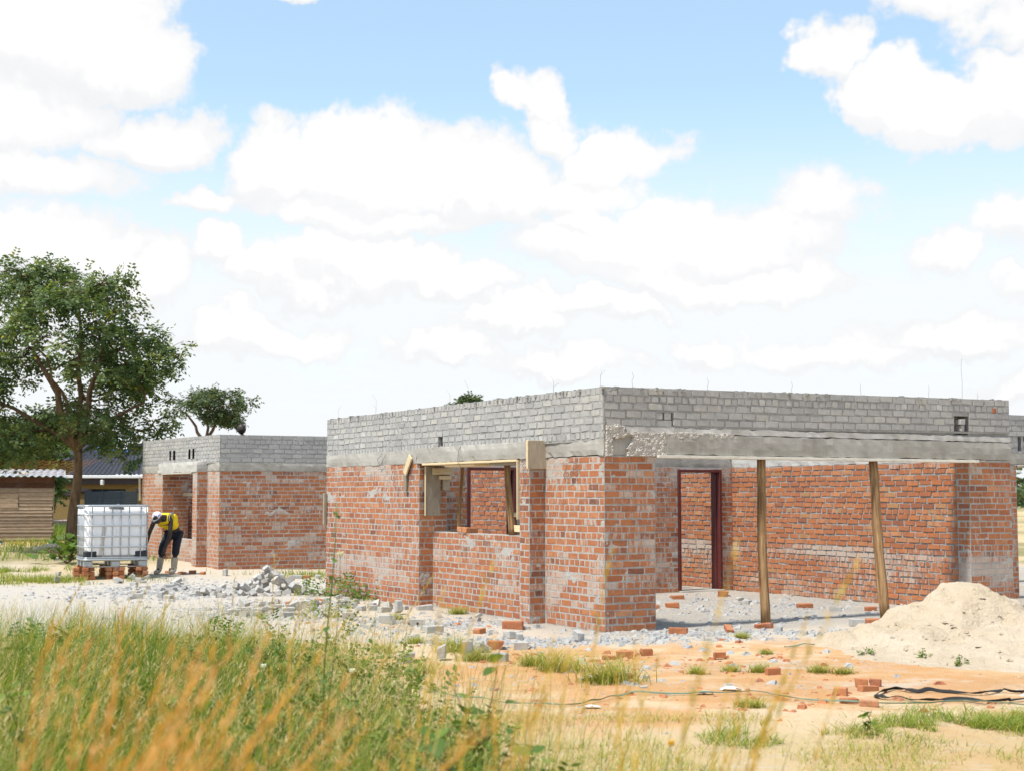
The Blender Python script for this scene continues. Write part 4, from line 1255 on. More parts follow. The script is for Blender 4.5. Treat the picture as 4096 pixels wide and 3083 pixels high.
# ------------------------------------------------------------------ grit and chips (stuff)
def grit(name, n, areas, size, mat, label, seed, tint, zf=None, cat='gravel'):
    r = np.random.default_rng(seed)
    base = np.array([(-1, -.7, 0), (1, -.8, 0), (.8, .8, 0), (-.7, .9, 0), (-.5, -.4, .8), (.6, -.3, .7), (.4, .5, .9), (-.4, .4, .6)])
    Fb = np.array([(4, 5, 6, 7), (0, 1, 5, 4), (1, 2, 6, 5), (2, 3, 7, 6), (3, 0, 4, 7)])
    P = []
    for (cx, cy, rx, ry, w) in areas:
        k = int(n * w)
        P.append(np.stack([cx + rx * r.normal(0, .5, k), cy + ry * r.normal(0, .5, k)], -1))
    P = np.concatenate(P)
    s = size * (.35 + r.pareto(2.3, len(P))).clip(.3, 3.4)
    a = r.uniform(0, 6.28, len(P))
    V = base[None] * r.uniform(.65, 1.3, (len(P), 8, 3)) * s[:, None, None]
    ca, sa = np.cos(a)[:, None], np.sin(a)[:, None]
    X = V[:, :, 0] * ca - V[:, :, 1] * sa + P[:, :1]; Y = V[:, :, 0] * sa + V[:, :, 1] * ca + P[:, 1:]
    Z = V[:, :, 2] * .7 + (gz if zf is None else zf)(P[:, 0], P[:, 1])[:, None] - .004
    F = (Fb[None] + (np.arange(len(P)) * 8)[:, None, None]).reshape(-1, 4)
    t = np.repeat(r.uniform(tint[0], tint[1], len(P)), 8)
    o = link(name, mesh(name, np.stack([X, Y, Z], -1).reshape(-1, 3), F, False, {'tint': t, 'wash': t * .6}), mat)
    tagit(o, label, cat, None, 'stuff')
grit('gravel', 15000, [(0.6, 16.4, 2.0, .5, .16), (-3.4, 20.6, 1.3, 1.7, .2), (-5.9, 24.8, 2.0, 2.4, .22), (3.4, 21, 2.2, 3.2, .14), (-1.2, 18.4, 1.4, 1.2, .14), (1, 13.6, 4, 2.4, .03), (2.6, 17.3, 1.6, .5, .1)], .016, 'cement_block', 'scattered grey cement grit on the sand', 4, (.0, .65))
grit('brick_grit', 1100, [(1.2, 14.4, 2.2, 1.2, .5), (2.2, 11.6, 3, 1.2, .3), (-1.6, 18.2, 1, .8, .2)], .015, 'fired_brick', 'scattered crumbs of red brick on the soil', 5, (.4, .95))

# ------------------------------------------------------------------ sand heap
def sand_h(x, y):
    n = fbm(x * 1.6, y * 1.6, 44, 4) - .5
    wx = x + n * .8; wy = y + (fbm(x * 1.9 + 9, y * 1.9, 45, 4) - .5) * .7
    def cone(cx, cy, h, r):
        d = np.sqrt((wx - cx) ** 2 + ((wy - cy) * 1.0) ** 2)
        return h * np.clip(1 - d / r, -.5, 1)
    h = np.maximum.reduce([cone(4.85, 15.9, .84, 1.12), cone(4.45, 15.7, .42, 1.15), cone(5.9, 15.6, .52, 1.4), cone(5.35, 14.9, .34, 1.5), cone(4.65, 14.8, .2, 1.4), cone(6.6, 15, .4, 1.6)])
    h = np.minimum(h, .66 + .10 * n)
    # a slumped step on the right flank and a small bite on the left
    step = .10 * ss(wy - 15.1 + .4 * (wx - 5.6), -.05, .05) * gauss(x, y, 5.5, 15.2, .8, .5)
    bite = .09 * gauss(x, y, 4.12, 15.35, .13, .13)
    fine = (fbm(x * 6, y * 6, 46, 4) - .5) * .11 + .05 * np.round(3 * fbm(x * 2.2, y * 3.2, 47, 3)) / 3
    return h + step - bite + fine * ss(h, .0, .15)
xs = np.arange(2.2, 8.4, .035); ys = np.arange(12.6, 18.2, .035)
SX, SY = np.meshgrid(xs, ys)
SH = sand_h(SX, SY)
SZ_ = gz(SX, SY) + SH - .03
idx = np.arange(SX.size).reshape(SX.shape)
q = np.stack([idx[:-1, :-1], idx[:-1, 1:], idx[1:, 1:], idx[1:, :-1]], -1).reshape(-1, 4)
q = q[(SH.ravel()[q] > .0).any(1)]
used = np.unique(q); remap = np.full(SX.size, -1); remap[used] = np.arange(len(used))
heap = link('sand_heap', mesh('sand_heap', np.stack([SX, SY, SZ_], -1).reshape(-1, 3)[used], remap[q], True), 'sand')
tagit(heap, 'heap of pale building sand before the right pier', 'sand heap')
grit('sand_clods', 800, [(5.0, 15.2, 1.6, 1.1, .5), (3.9, 14.6, 1.6, 1.2, .3), (5.6, 14.2, 1.8, .7, .2)], .011, 'sand', 'small clods of sand round the heap', 9, (.3, .9), lambda x, y: gz(x, y) + np.maximum(0, sand_h(x, y) - .03), 'sand')
def on_sand(x, y):
    return g1(x, y) + max(0, float(sand_h(np.array([x]), np.array([y]))[0]) - .03)

# ------------------------------------------------------------------ belts, hoses, scraps
def strip(pts, w, name, mat, label, cat, th=.006):
    P = []
    for i in range(len(pts) - 1):
        for t in np.linspace(0, 1, 8, endpoint=False):
            k0 = pts[max(i - 1, 0)]; k1 = pts[i]; k2 = pts[i + 1]; k3 = pts[min(i + 2, len(pts) - 1)]
            P.append(tuple(.5 * ((2 * k1[a]) + (k2[a] - k0[a]) * t + (2 * k0[a] - 5 * k1[a] + 4 * k2[a] - k3[a]) * t * t + (3 * k1[a] - k0[a] - 3 * k2[a] + k3[a]) * t ** 3) for a in (0, 1)))
    P.append(pts[-1])
    V = []; F = []
    for i, p in enumerate(P):
        t = Vector((P[min(i + 1, len(P) - 1)][0] - P[max(i - 1, 0)][0], P[min(i + 1, len(P) - 1)][1] - P[max(i - 1, 0)][1], 0)).normalized()
        n = Vector((-t.y, t.x, 0))
        lift = .010 + .022 * float(vn(i * .23, 2.2, 5)); tw = (float(vn(i * .17, 4, 8)) - .5) * 1.6
        z = g1(*p)
        a = Vector((p[0], p[1], z + lift)) + (n * math.cos(tw) + Vector((0, 0, math.sin(tw)))) * w / 2
        b = Vector((p[0], p[1], z + lift)) - (n * math.cos(tw) + Vector((0, 0, math.sin(tw)))) * w / 2
        lo = min(a.z, b.z)
        if lo < z + .004: a.z += z + .004 - lo; b.z += z + .004 - lo
        V += [a, b, b + Vector((0, 0, th)), a + Vector((0, 0, th))]
    for i in range(len(P) - 1):
        for k in range(4):
            F.append((4 * i + k, 4 * i + (k + 1) % 4, 4 * i + 4 + (k + 1) % 4, 4 * i + 4 + k))
    o = link(name, mesh(name, V, F), mat)
    return tagit(o, label, cat)
strip([(5.2, 12.1), (4.21, 11.98), (4.03, 12.02), (3.82, 11.89), (3.52, 12.04), (3.33, 11.99), (3.21, 12.19), (3.04, 11.98), (2.95, 11.81), (2.97, 11.64), (3.11, 11.59), (3.31, 11.54), (3.56, 11.62), (3.73, 11.46), (3.91, 11.5), (4.05, 11.52), (5.2, 11.45)], .036, 'rubber_belt', 'rubber', 'long black belt looped on the orange ground', 'belt')
strip([(-.9, 12.6), (-.5, 12.0), (-.1, 11.6), (.3, 11.45), (.57, 11.53), (.73, 11.73), (.88, 11.9), (1.0, 12.0), (1.37, 12.0), (1.67, 12.02), (2.09, 12.04), (2.2, 11.8), (2.52, 11.46), (2.82, 11.34), (3.26, 11.34), (3.58, 11.5), (4.5, 10.6), (5.2, 10.5)], .013, 'flat_hose', 'green_hose', 'flattened green hose trailing across the orange soil', 'hose')
strip([(2.85, 15.2), (3.0, 15.4), (3.2, 15.5), (3.6, 15.9)], .013, 'flat_hose', 'green_hose', 'short length of green hose on the sand apron', 'hose')
def scrap(x, y, s, mat, label, name='plastic_scrap', cat='litter', seed=1):
    r = np.random.default_rng(seed)
    n = 9
    U, W = np.meshgrid(np.linspace(-1, 1, n), np.linspace(-1, 1, n))
    Z = .35 * fbm(U * 1.5 + seed, W * 1.5, seed, 3) * (1.2 - U * U)
    V = np.stack([x + U * s + .15 * s * r.normal(size=U.shape), y + W * s * .6, g1(x, y) + .01 + Z * s], -1).reshape(-1, 3)
    idx = np.arange(n * n).reshape(n, n)
    q = np.stack([idx[:-1, :-1], idx[:-1, 1:], idx[1:, 1:], idx[1:, :-1]], -1).reshape(-1, 4)
    o = link(name, mesh(name, V, q, True), mat)
    tagit(o, label, cat)
scrap(1.85, 12.3, .085, 'plastic_bag', 'crumpled whitish plastic bag beside the green hose', 'plastic_bag', 'plastic bag', 2)
scrap(.62, 11.3, .06, 'plastic_bag', 'small white scrap at the end of the hose', seed=3)
scrap(.78, 13.12, .15, 'stone', 'curled brown sheet of scrap by the grass clump', 'cardboard_scrap', 'scrap', 4)
scrap(1.6, 12.05, .07, 'stone', 'pale flat stone touching the green hose', 'flat_stone', 'stone', 5)

# ------------------------------------------------------------------ water tank (caged)
tank = empty('water_tank', (-7.87, 28.46, .27), rad(24))
tagit(tank, 'white plastic water tank in a galvanised cage on a pallet', 'tank')
def rring(w, d, z, r, c=.09):
    pts = []
    for (sx, sy, a0) in ((1, -1, -90), (1, 1, 0), (-1, 1, 90), (-1, -1, 180)):
        for k in range(5):
            a = rad(a0 + k * 22.5)
            pts.append((sx * (w / 2 - c) + c * math.cos(a), sy * (d / 2 - c) + c * math.sin(a), z))
    pts.append(pts[0]); pts.append(pts[1])
    return pts
bm = bmesh.new(); bmesh.ops.create_cube(bm, size=1)
for v in bm.verts: v.co = Vector((v.co.x * 1.16, v.co.y * .955, v.co.z * .98))
bmesh.ops.bevel(bm, geom=bm.edges[:], offset=.06, segments=4, affect='EDGES')
bmesh.ops.subdivide_edges(bm, edges=[e for e in bm.edges if e.calc_length() > .5], cuts=7, use_grid_fill=True)
for v in bm.verts:
    x, z = v.co.x, v.co.z
    if abs(v.co.y) > .4: v.co.y += math.copysign(.006 * math.cos(x * 9) + .008 * (1 - (z / .47) ** 2), v.co.y)
    if z > .4: v.co.z += -.035 * float(vn(x * 4 + 3, v.co.y * 4, 3)) + .02
    v.co.z += .65
me = bpy.data.meshes.new('container'); bm.to_mesh(me); bm.free()
me.polygons.foreach_set('use_smooth', np.ones(len(me.polygons), bool))
oc = link('container', me, 'tank_plastic', tank); oc.modifiers.new('weighted', 'WEIGHTED_NORMAL')
for z in (.17, .38, .58, .79, 1.0):
    mb = MB(); mb.tube(rring(1.225, 1.025, z, 0), .013, 6, cap=False); mb.build('cage_ring', 'galvanised', tank, True)
mb = MB(); mb.tube(rring(1.23, 1.03, 1.165, 0), .022, 8, cap=False); mb.build('cage_rim', 'galvanised', tank, True)
mb = MB(); mb.tube(rring(1.23, 1.03, .135, 0), .02, 8, cap=False); mb.build('base_ring', 'galvanised', tank, True)
for sy in (-1, 1):
    for x in (-.46, -.24, -.08, .08, .24, .46):
        mb = MB(); mb.tube([(x, sy * .505, .12), (x, sy * .505, 1.165)], .011, 6); mb.build('cage_bar', 'galvanised', tank, True)
for sx in (-1, 1):
    for y in (-.4, -.2, 0, .2, .4):
        mb = MB(); mb.tube([(sx * .605, y, .12), (sx * .605, y, 1.165)], .011, 6); mb.build('cage_bar', 'galvanised', tank, True)
for sx in (-1, 1):
    for sy in (-1, 1):
        mb = MB(); mb.box((sx * .585 - .0, sy * .37, .165), (sx * .585, sy * .37, .165))
        mb = MB()
        mb.box((min(sx * .36, sx * .59), min(sy * .30, sy * .497), .135), (max(sx * .36, sx * .592), max(sy * .30, sy * .497), .30), .02)
        mb.build('corner_guard', 'black_plastic', tank)
for sx in (-1, 0, 1):
    for sy in (-1, 0, 1):
        mb = MB(); mb.box((sx * .52 - .085, sy * .42 - .07, .0), (sx * .52 + .085, sy * .42 + .07, .11), .012)
        if sy == -1 and sx: mb.box((sx * .54 - .02, -.495, .035), (sx * .54 + .02, -.4905, .07))
        mb.build('pallet_foot', 'galvanised', tank)
mb = MB(); mb.box((-.61, -.51, .112), (.61, .51, .128), .004); mb.build('pallet_deck', 'galvanised', tank)
for sy in (-.47, .47):
    mb = MB(); mb.tube([(-.6, sy, .0), (.6, sy, .0)], .012, 6); mb.build('pallet_runner', 'galvanised', tank)
mb = MB(); mb.tube([(.1, -.05, 1.10), (.1, -.05, 1.15)], .11, 16); mb.build('filler_lid', 'tank_plastic', tank)
rag = empty('grey_rag', (0, 0, 0))
bpy.data.objects.remove(rag)
mb = MB()
TM = Matrix.Translation((-7.87, 28.46, .27)) @ Matrix.Rotation(rad(24), 4, 'Z')
mb.tube([TM @ Vector(p) for p in ((-.16, -.40, 1.125), (-.06, -.44, 1.145), (.03, -.43, 1.165), (.10, -.42, 1.145), (.12, -.46, 1.11))], [.012, .03, .045, .04, .02], 8)
o = mb.build('rag', 'grey_cloth', None, True); tagit(o, 'dark grey rag lying on top of the white tank', 'rag')
# bricks that carry the pallet
def stack(cx, cy, nx_, label, group, levels=2):
    for lv in range(levels):
        for k in range(nx_):
            p = TM @ Vector((cx + (k - (nx_ - 1) / 2) * .118, cy, 0))
            o = loose(p.x, p.y, False, label, group, pose=(0, 0, rad(24) + math.pi / 2 + random.uniform(-.05, .05)), z=.27 - .082 * (levels - lv), sc_=1.0)
stack(-.50, -.42, 2, 'reddish brick under the left front foot of the water tank', 'bricks under the left front foot', 3)
stack(.50, -.42, 2, 'reddish brick under the right front foot of the water tank', 'bricks under the right front foot', 3)
stack(-.50, .42, 2, 'reddish brick under the left rear foot of the water tank', 'bricks under the left rear foot', 3)
stack(.50, .42, 2, 'reddish brick under the right rear foot of the water tank', 'bricks under the right rear foot', 3)
stack(0, -.42, 3, 'brick in the low middle row under the water tank', 'bricks under the tank middle', 3)
stack(0, .42, 3, 'brick in the rear middle row under the water tank', 'bricks under the tank rear middle', 3)
stack(-.72, -.30, 1, 'brick piled at the left of the water tank', 'bricks left of the tank', 3)
o = strip([(-9.4, 28.6), (-9.0, 28.1), (-8.7, 27.9), (-8.55, 28.0)], .02, 'garden_hose', 'green_hose', 'thin green hose by the left side of the water tank', 'hose')

# ------------------------------------------------------------------ wooden shed
shed = empty('wooden_shed', (-14.0, 44.0, .16), rad(17.5))
tagit(shed, 'low plank shed with a corrugated iron roof, left edge', 'shed')
zz = .02; pi_ = 0
plank_cache = {}
def plank(lo, hi, mat, parent, rot=(0, 0, 0), name='plank'):
    lo = Vector(lo); hi = Vector(hi); c = (lo + hi) / 2; h = (hi - lo) / 2
    mb = MB(); mb.box(-h, h, .004, jit=.004)
    return mb.build(name, mat, parent, loc=c, rot=rot)
while zz < 1.70:
    hgt = random.uniform(.085, .118)
    if 1.10 < zz + hgt / 2 < 1.69:
        segs = ((-3.2, -1.55), (-1.0, 0))
    else:
        segs = ((-3.2, 0),)
    for a, b in segs:
        plank((a + random.uniform(-.02, .02) if a > -3 else a, -.012, zz), (b + (random.uniform(-.03, .02) if b == 0 else 0), .012, zz + hgt - .004), 'shed_plank', shed, (rad(-10), random.uniform(-.004, .004), 0))
    plank((.0, .0, zz), (.024, 2.4, zz + hgt), 'shed_plank', shed)
    zz += hgt
for k in range(4):
    plank((-1.54, -.03, 1.105 + k * .147), (-1.01, -.012, 1.105 + (k + 1) * .147 - .008), 'shed_plank', shed, name='hatch_board')
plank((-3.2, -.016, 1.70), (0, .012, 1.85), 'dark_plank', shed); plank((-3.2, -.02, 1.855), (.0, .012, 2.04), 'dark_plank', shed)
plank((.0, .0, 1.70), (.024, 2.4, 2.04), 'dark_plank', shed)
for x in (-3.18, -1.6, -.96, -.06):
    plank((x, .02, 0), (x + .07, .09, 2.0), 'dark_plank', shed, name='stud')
n = 110
V = []; F = []
for j, (y, z) in enumerate(((-.16, 2.055), (2.6, 2.30))):
    for i in range(n):
        x = -3.5 + 3.85 * i / (n - 1)
        V.append((x, y, z + .028 * math.cos(x * 2 * math.pi / .21)))
for i in range(n - 1): F.append((i, i + 1, n + i + 1, n + i))
V2 = [(x, y, z + .006) for x, y, z in V]
F2 = [tuple(k + 2 * n for k in reversed(f_)) for f_ in F] + [(i, i + 1, 2 * n + i + 1, 2 * n + i) for i in range(n - 1)]
link('corrugated_roof', mesh('corrugated_roof', V + V2, F + F2), 'zinc_sheet', shed)
mb = MB()
for k in range(3):
    mb.box((-.09 + k * .05, -.06, 0), (.05 + k * .04, .06, .10 - k * .02), .03, jit=.015)
o = mb.build('roof_stone', 'stone', None, loc=(-14.9, 43.95, 2.26)); tagit(o, 'pale stone weighing down the shed roof', 'stone')
mb = MB()
for k in range(9): mb.tube([(-17.2 + k * .001, 44.1 + k * .3, 2.33 + k * .055), (-13.55, 44.1 + k * .3, 2.27 + k * .055)], .005, 4)
for k in range(16): mb.tube([(-17 + k * .225, 44.0, 2.30), (-16.6 + k * .225, 46.5, 2.80)], .005, 4)
o = mb.build('rusty_mesh', 'rust_bar'); tagit(o, 'rusty steel reinforcing mesh lying on the shed roof', 'steel mesh')

# ------------------------------------------------------------------ neighbour's house
nb = empty('tiled_house', (-20, 70, .3), 0)
tagit(nb, 'ochre house with dark grey tiled hip roof behind the tree', 'house')
def tiled(quad, n_rows, n_cols, parent, name='roof'):
    a, b, c, d = [Vector(p) for p in quad]       # a-b eave, d-c ridge side
    nu, nv = n_cols * 5 + 1, n_rows * 3 + 1
    nrm_ = (b - a).cross(d - a).normalized()
    V = []
    for j in range(nv):
        t = j / (nv - 1)
        for i in range(nu):
            s = i / (nu - 1)
            p = (a * (1 - s) + b * s) * (1 - t) + (d * (1 - s) + c * s) * t
            fr = (t * n_rows) % 1.0
            V.append(p + nrm_ * (.035 * math.cos(s * n_cols * 2 * math.pi) + .05 * (1 - fr)))
    idx = np.arange(nu * nv).reshape(nv, nu)
    q = np.stack([idx[:-1, :-1], idx[:-1, 1:], idx[1:, 1:], idx[1:, :-1]], -1).reshape(-1, 4)
    return link(name, mesh(name, V, q), 'roof_tile', parent)
L0 = Vector((-20, 70, .3))
def lc(p): return tuple(Vector(p) - L0)
tiled([lc((-21.9, 68, 2.56)), lc((-14.0, 68, 2.56)), lc((-16.2, 72.5, 4.02)), lc((-21.3, 72.5, 4.02))], 12, 34, nb)
tiled([lc((-27.5, 77, 2.56)), lc((-21.9, 68, 2.56)), lc((-21.3, 72.5, 4.02)), lc((-25.6, 78, 3.75))], 12, 34, nb)
tiled([lc((-14, 68, 2.56)), lc((-14, 77, 2.56)), lc((-16.2, 72.6, 4.02)), lc((-16.2, 72.5, 4.02))], 12, 26, nb)
mb = MB(); mb.tube([lc((-21.9, 67.97, 2.66)), lc((-21.3, 72.5, 4.12))], .11, 8); mb.build('hip_ridge', 'roof_tile', nb, True)
mb = MB(); mb.tube([lc((-14, 67.97, 2.66)), lc((-16.2, 72.5, 4.12))], .11, 8); mb.build('hip_ridge', 'roof_tile', nb, True)
mb = MB(); mb.tube([lc((-21.3, 72.5, 4.12)), lc((-16.2, 72.5, 4.12))], .11, 8); mb.build('ridge', 'roof_tile', nb, True)
mb = MB(); mb.box(lc((-22.05, 67.78, 2.44)), lc((-13.9, 67.94, 2.58)), .02); mb.build('gutter', 'white_gutter', nb)
mb = MB(); mb.box(lc((-22.0, 67.95, 2.15)), lc((-14, 68.2, 2.44)), .02); mb.build('fascia', 'brown_trim', nb)
for (x0, x1, z0, z1) in ((-22, -21.45, .2, 2.15), (-20.95, -20.3, .2, 2.15), (-21.45, -20.95, .2, 1.72), (-21.45, -20.95, 1.9, 2.15), (-20.3, -18.35, 1.93, 2.15), (-18.35, -14, .2, 2.15)):
    mb = MB(); mb.box(lc((x0, 68.4, z0)), lc((x1, 68.6, z1))); mb.build('wall', 'ochre_wall', nb)
mb = MB(); mb.box(lc((-22, 72.5, .2)), lc((-14.2, 72.7, 2.5))); mb.build('back_wall', 'brown_trim', nb)
mb = MB(); mb.box(lc((-21.45, 68.5, 1.72)), lc((-20.95, 68.52, 1.9))); mb.build('window_pane', 'glass_dark', nb)
mb = MB(); mb.box(lc((-19.35, 67.7, 2.12)), lc((-19.22, 67.95, 2.36)), .02); mb.build('floodlight', 'white_gutter', nb)
mb = MB(); mb.box(lc((-22, 68.6, .2)), lc((-21.8, 76, 2.4))); mb.build('side_wall', 'ochre_wall', nb)
# solar water heater on the ridge
sh = empty('solar_heater', (-19.9, 71.6, 3.8), 0)
tagit(sh, 'blue and white tube solar water heater on the tiled roof', 'solar heater')
for k in range(12):
    mb = MB(); mb.tube([(-.75 + k * .13, 0, .05), (-.75 + k * .13, .75, .78)], .035, 6); mb.build('collector_tube', 'collector_blue' if k % 3 == 0 else 'collector_white', sh)
mb = MB(); mb.tube([(-.9, .85, .92), (.85, .85, .92)], .17, 12); mb.build('drum', 'collector_white', sh, True)
mb = MB(); mb.box((-.85, -.06, -.02), (.8, .02, .08)); mb.build('frame', 'collector_blue', sh)
# boundary wall, pillars, gate
bw = empty('boundary_wall', (-21, 64, .2)); tagit(bw, 'ochre boundary wall with dark brown coping', 'wall')
mb = MB(); mb.box((-6, 0, -.2), (1.75, .25, 1.42)); mb.build('wall_panel', 'ochre_wall', bw)
mb = MB(); mb.box((-6, -.06, 1.425), (1.8, .31, 1.62), .01); mb.build('coping', 'brown_trim', bw)
for nme, x in (('left', -19.0), ('right', -16.35)):
    gp = empty('gate_pillar', (x, 63.9, .2)); tagit(gp, 'ochre gate pillar with stepped brown cap, ' + ('beside the tree trunk' if nme == 'left' else 'beside the outbuilding corner'), 'pillar', 'gate pillars')
    mb = MB(); mb.box((-.16, -.16, -.2), (.16, .16, 1.52)); mb.build('shaft', 'ochre_wall', gp)
    mb = MB(); mb.box((-.22, -.22, 1.52), (.22, .22, 1.60)); mb.box((-.27, -.27, 1.603), (.27, .27, 1.74)); mb.build('cap', 'brown_trim', gp)
gt = empty('sliding_gate', (-17.7, 63.6, .2)); tagit(gt, 'dark slatted sliding gate before the garage', 'gate')
for k in range(16):
    mb = MB(); mb.box((-1.15, -.015, .1 + k * .094), (1.15, .015, .1 + k * .094 + .085)); mb.build('slat', 'dark_gate', gt)
for x in (-1.15, -.4, .4, 1.12):
    mb = MB(); mb.box((x, -.03, .05), (x + .06, -.016, 1.66)); mb.build('stile', 'dark_gate', gt)
for k in range(30):
    mb = MB(); mb.box((-1.13 + k * .077, -.008, 1.6), (-1.115 + k * .077, .008, 1.68)); mb.build('spike', 'dark_gate', gt)
# car in the garage
car = empty('parked_car', (-19.2, 71, .3)); tagit(car, 'silver car parked in the shaded garage behind the gate', 'car')
prof = [(-.85, .35), (-.85, .85), (-.78, 1.0), (.78, 1.0), (.85, .85), (.85, .35)]
def loftbox(secs, name, mat, parent):
    V = []; F = []
    for (y, w, z0, z1) in secs:
        V += [(-w, y, z0), (w, y, z0), (w * 1.0, y, z1 * .75 + z0 * .25), (w * .86, y, z1), (-w * .86, y, z1), (-w, y, z1 * .75 + z0 * .25)]
    for i in range(len(secs) - 1):
        for k in range(6):
            F.append((6 * i + k, 6 * i + (k + 1) % 6, 6 * i + 6 + (k + 1) % 6, 6 * i + 6 + k))
    F.append(tuple(range(5, -1, -1))); F.append(tuple(6 * (len(secs) - 1) + k for k in range(6)))
    return link(name, mesh(name, V, F), mat, parent)
loftbox([(-2.0, .75, .35, .85), (-1.8, .85, .25, 1.0), (1.2, .85, .25, .95), (1.9, .8, .3, .75)], 'body', 'car_paint', car)
loftbox([(-1.75, .72, .98, 1.02), (-1.35, .68, .98, 1.52), (.2, .68, .98, 1.55), (1.0, .74, .93, .98)], 'cabin', 'car_paint', car)
mb = MB(); mb.box((-.6, -1.66, 1.08), (.6, -1.56, 1.40), .01); mb.build('rear_window', 'glass_dark', car)
for x in (-.7, .7):
    mb = MB(); mb.box((x - .1, -2.0, .75), (x + .1, -1.85, .95), .02); mb.build('tail_lamp', 'lamp_red', car)
mb = MB(); mb.box((-.15, -1.62, 1.43), (.15, -1.5, 1.5), .01); mb.build('brake_lamp', 'lamp_red', car)
for x in (-.8, .8):
    for y in (-1.3, 1.2):
        mb = MB(); mb.tube([(x - .1, y, .3), (x + .1, y, .3)], .31, 16); mb.build('wheel', 'rubber', car)
bank = MB(); bank.box((-26, 58, -.3), (-8, 61, .62), .25, jit=.05)
o = bank.build('paved_bank', 'pink_bank'); tagit(o, 'low pinkish stone bank before the boundary wall', 'bank')

# ------------------------------------------------------------------ foliage builders
def unit(a):
    return a / np.maximum(np.linalg.norm(a, axis=-1, keepdims=True), 1e-9)
def sprays(r, C, Rd, n, leaf, m=8, droop=.35, length=.4, flat_=.5):
    """leafy twigs spread through clumps: centres C (k,3), radii Rd (k,3)"""
    k = len(C)
    ci = r.integers(0, k, n)
    d = unit(r.normal(size=(n, 3)))
    rr = r.uniform(.35, 1.0, (n, 1)) ** .6
    P = C[ci] + d * rr * Rd[ci]
    dr = unit(d * np.array([1, 1, flat_]) + r.normal(0, .45, (n, 3)) + np.array([0, 0, -droop]))
    side = unit(np.cross(dr, np.array([0, 0, 1.0]) + r.normal(0, .25, (n, 3))))
    up = np.cross(side, dr)
    L = length * r.uniform(.6, 1.2, (n, 1))
    tb = r.uniform(0, 1, n)
    Vs, T = [], []
    for j in range(m):
        s = (j // 2 + .6) / (m // 2 + .3)
        sg = 1 if j % 2 else -1
        base = P + dr * L * s - np.array([0, 0, 1]) * (droop * .25 * L * s * s)
        ax = unit(side * sg + dr * .55 + up * r.normal(0, .35, (n, 1)) + np.array([0, 0, -.25]))
        wd = unit(np.cross(ax, up + r.normal(0, .3, (n, 3))))
        l = leaf * r.uniform(.7, 1.25, (n, 1)); w = l * .27
        Vs.append(np.stack([base, base + ax * l * .5 + wd * w, base + ax * l, base + ax * l * .5 - wd * w], 1))
        T.append(np.repeat(np.clip(tb + r.normal(0, .08, n), 0, .96), 4).reshape(n, 4))
    V = np.concatenate(Vs).reshape(-1, 3); T = np.concatenate(T).ravel()
    F = np.arange(len(V)).reshape(-1, 4)
    return V, F, T
def tree(name, label, base, fork, limbs, crown_c, crown_r, nclump, nspray, leaf, mat, seed, trunk_r, group=None, cr=(.75, .42), inner=.35, yellow=0.0, length=.42, keep=None, extra=None):
    r = np.random.default_rng(seed); rp = random.Random(seed)
    base = Vector(base); fork = Vector(fork)
    root = empty(name, base); tagit(root, label, 'tree', group)
    mb = MB()
    H = (fork - base).length
    tp = []; tr = []
    for k in range(8):
        t = k / 7
        p = base.lerp(fork, t) - base + Vector((.06 * math.sin(t * 4 + seed), .05 * math.sin(t * 3), 0)) * (t * (1 - t) * 4)
        tp.append(p); tr.append(trunk_r * (1.25 - .45 * t + (.5 * (1 - t) ** 6)))
    mb.tube(tp, tr, 10)
    nodes = []
    fk = fork - base
    for (tip, lr) in limbs:
        tip = Vector(tip) - base
        pts = []; rr_ = []
        for k in range(7):
            t = k / 6
            p = fk.lerp(tip, t) + Vector((rp.uniform(-.08, .08), rp.uniform(-.08, .08), .12 * math.sin(t * math.pi))) * (1 if 0 < k < 6 else 0)
            pts.append(p); rr_.append(lr * (1 - .62 * t)); nodes.append((p, lr * (1 - .62 * t)))
        pts[0] = fk - Vector((0, 0, .08))
        mb.tube(pts, rr_, 8)
    cc = Vector(crown_c) - base; R3 = np.array(crown_r)
    C = []
    tries = 0
    while len(C) < nclump and tries < 20000:
        tries += 1
        d = unit(r.normal(size=3)); rad_ = r.uniform(inner, 1) ** .5
        p = np.array(cc) + d * rad_ * R3 * r.uniform(.9, 1.06)
        if keep is not None and not keep(p + np.array(base)): continue
        C.append(p)
    for e in (extra or []): C.append(np.array(e) - np.array(base))
    C = np.array(C)
    for c in C:
        cv = Vector(c)
        nb_ = min(nodes, key=lambda q: (q[0] - cv).length + .15 * abs(q[0].z - cv.z))
        p0, r0_ = nb_
        mid = p0.lerp(cv, .5) + Vector((rp.uniform(-.15, .15), rp.uniform(-.15, .15), .12))
        q1 = p0.lerp(cv, .25) + Vector((rp.uniform(-.06, .06),) * 3)
        mb.tube([p0, q1, mid, p0.lerp(cv, .8) + Vector((0, 0, .06)), cv], [min(.045, r0_ * .6), .03, .022, .014, .006], 5)
        if len(nodes) < 140: nodes.append((mid, .03))
        for k in range(3):
            e = cv + Vector((rp.uniform(-1, 1), rp.uniform(-1, 1), rp.uniform(-.4, .6))) * cr[0] * .7
            mb.tube([mid, mid.lerp(e, .6) + Vector((0, 0, .05)), e], [.013, .009, .004], 4)
    mb.build('trunk', 'bark', root, True)
    Rd = np.stack([np.full(len(C), cr[0]), np.full(len(C), cr[0]), np.full(len(C), cr[1])], -1) * r.uniform(.6, 1.3, (len(C), 1))
    V, F, T = sprays(r, C, Rd, nspray, leaf, length=length)
    if yellow:
        nq = len(F); sel = r.uniform(size=nq) < yellow
        T = T.reshape(nq, 4); T[sel] = 1.0; T = T.ravel()
    link('crown', mesh('crown', V, F, False, {'tint': T}), mat, root)
    return root

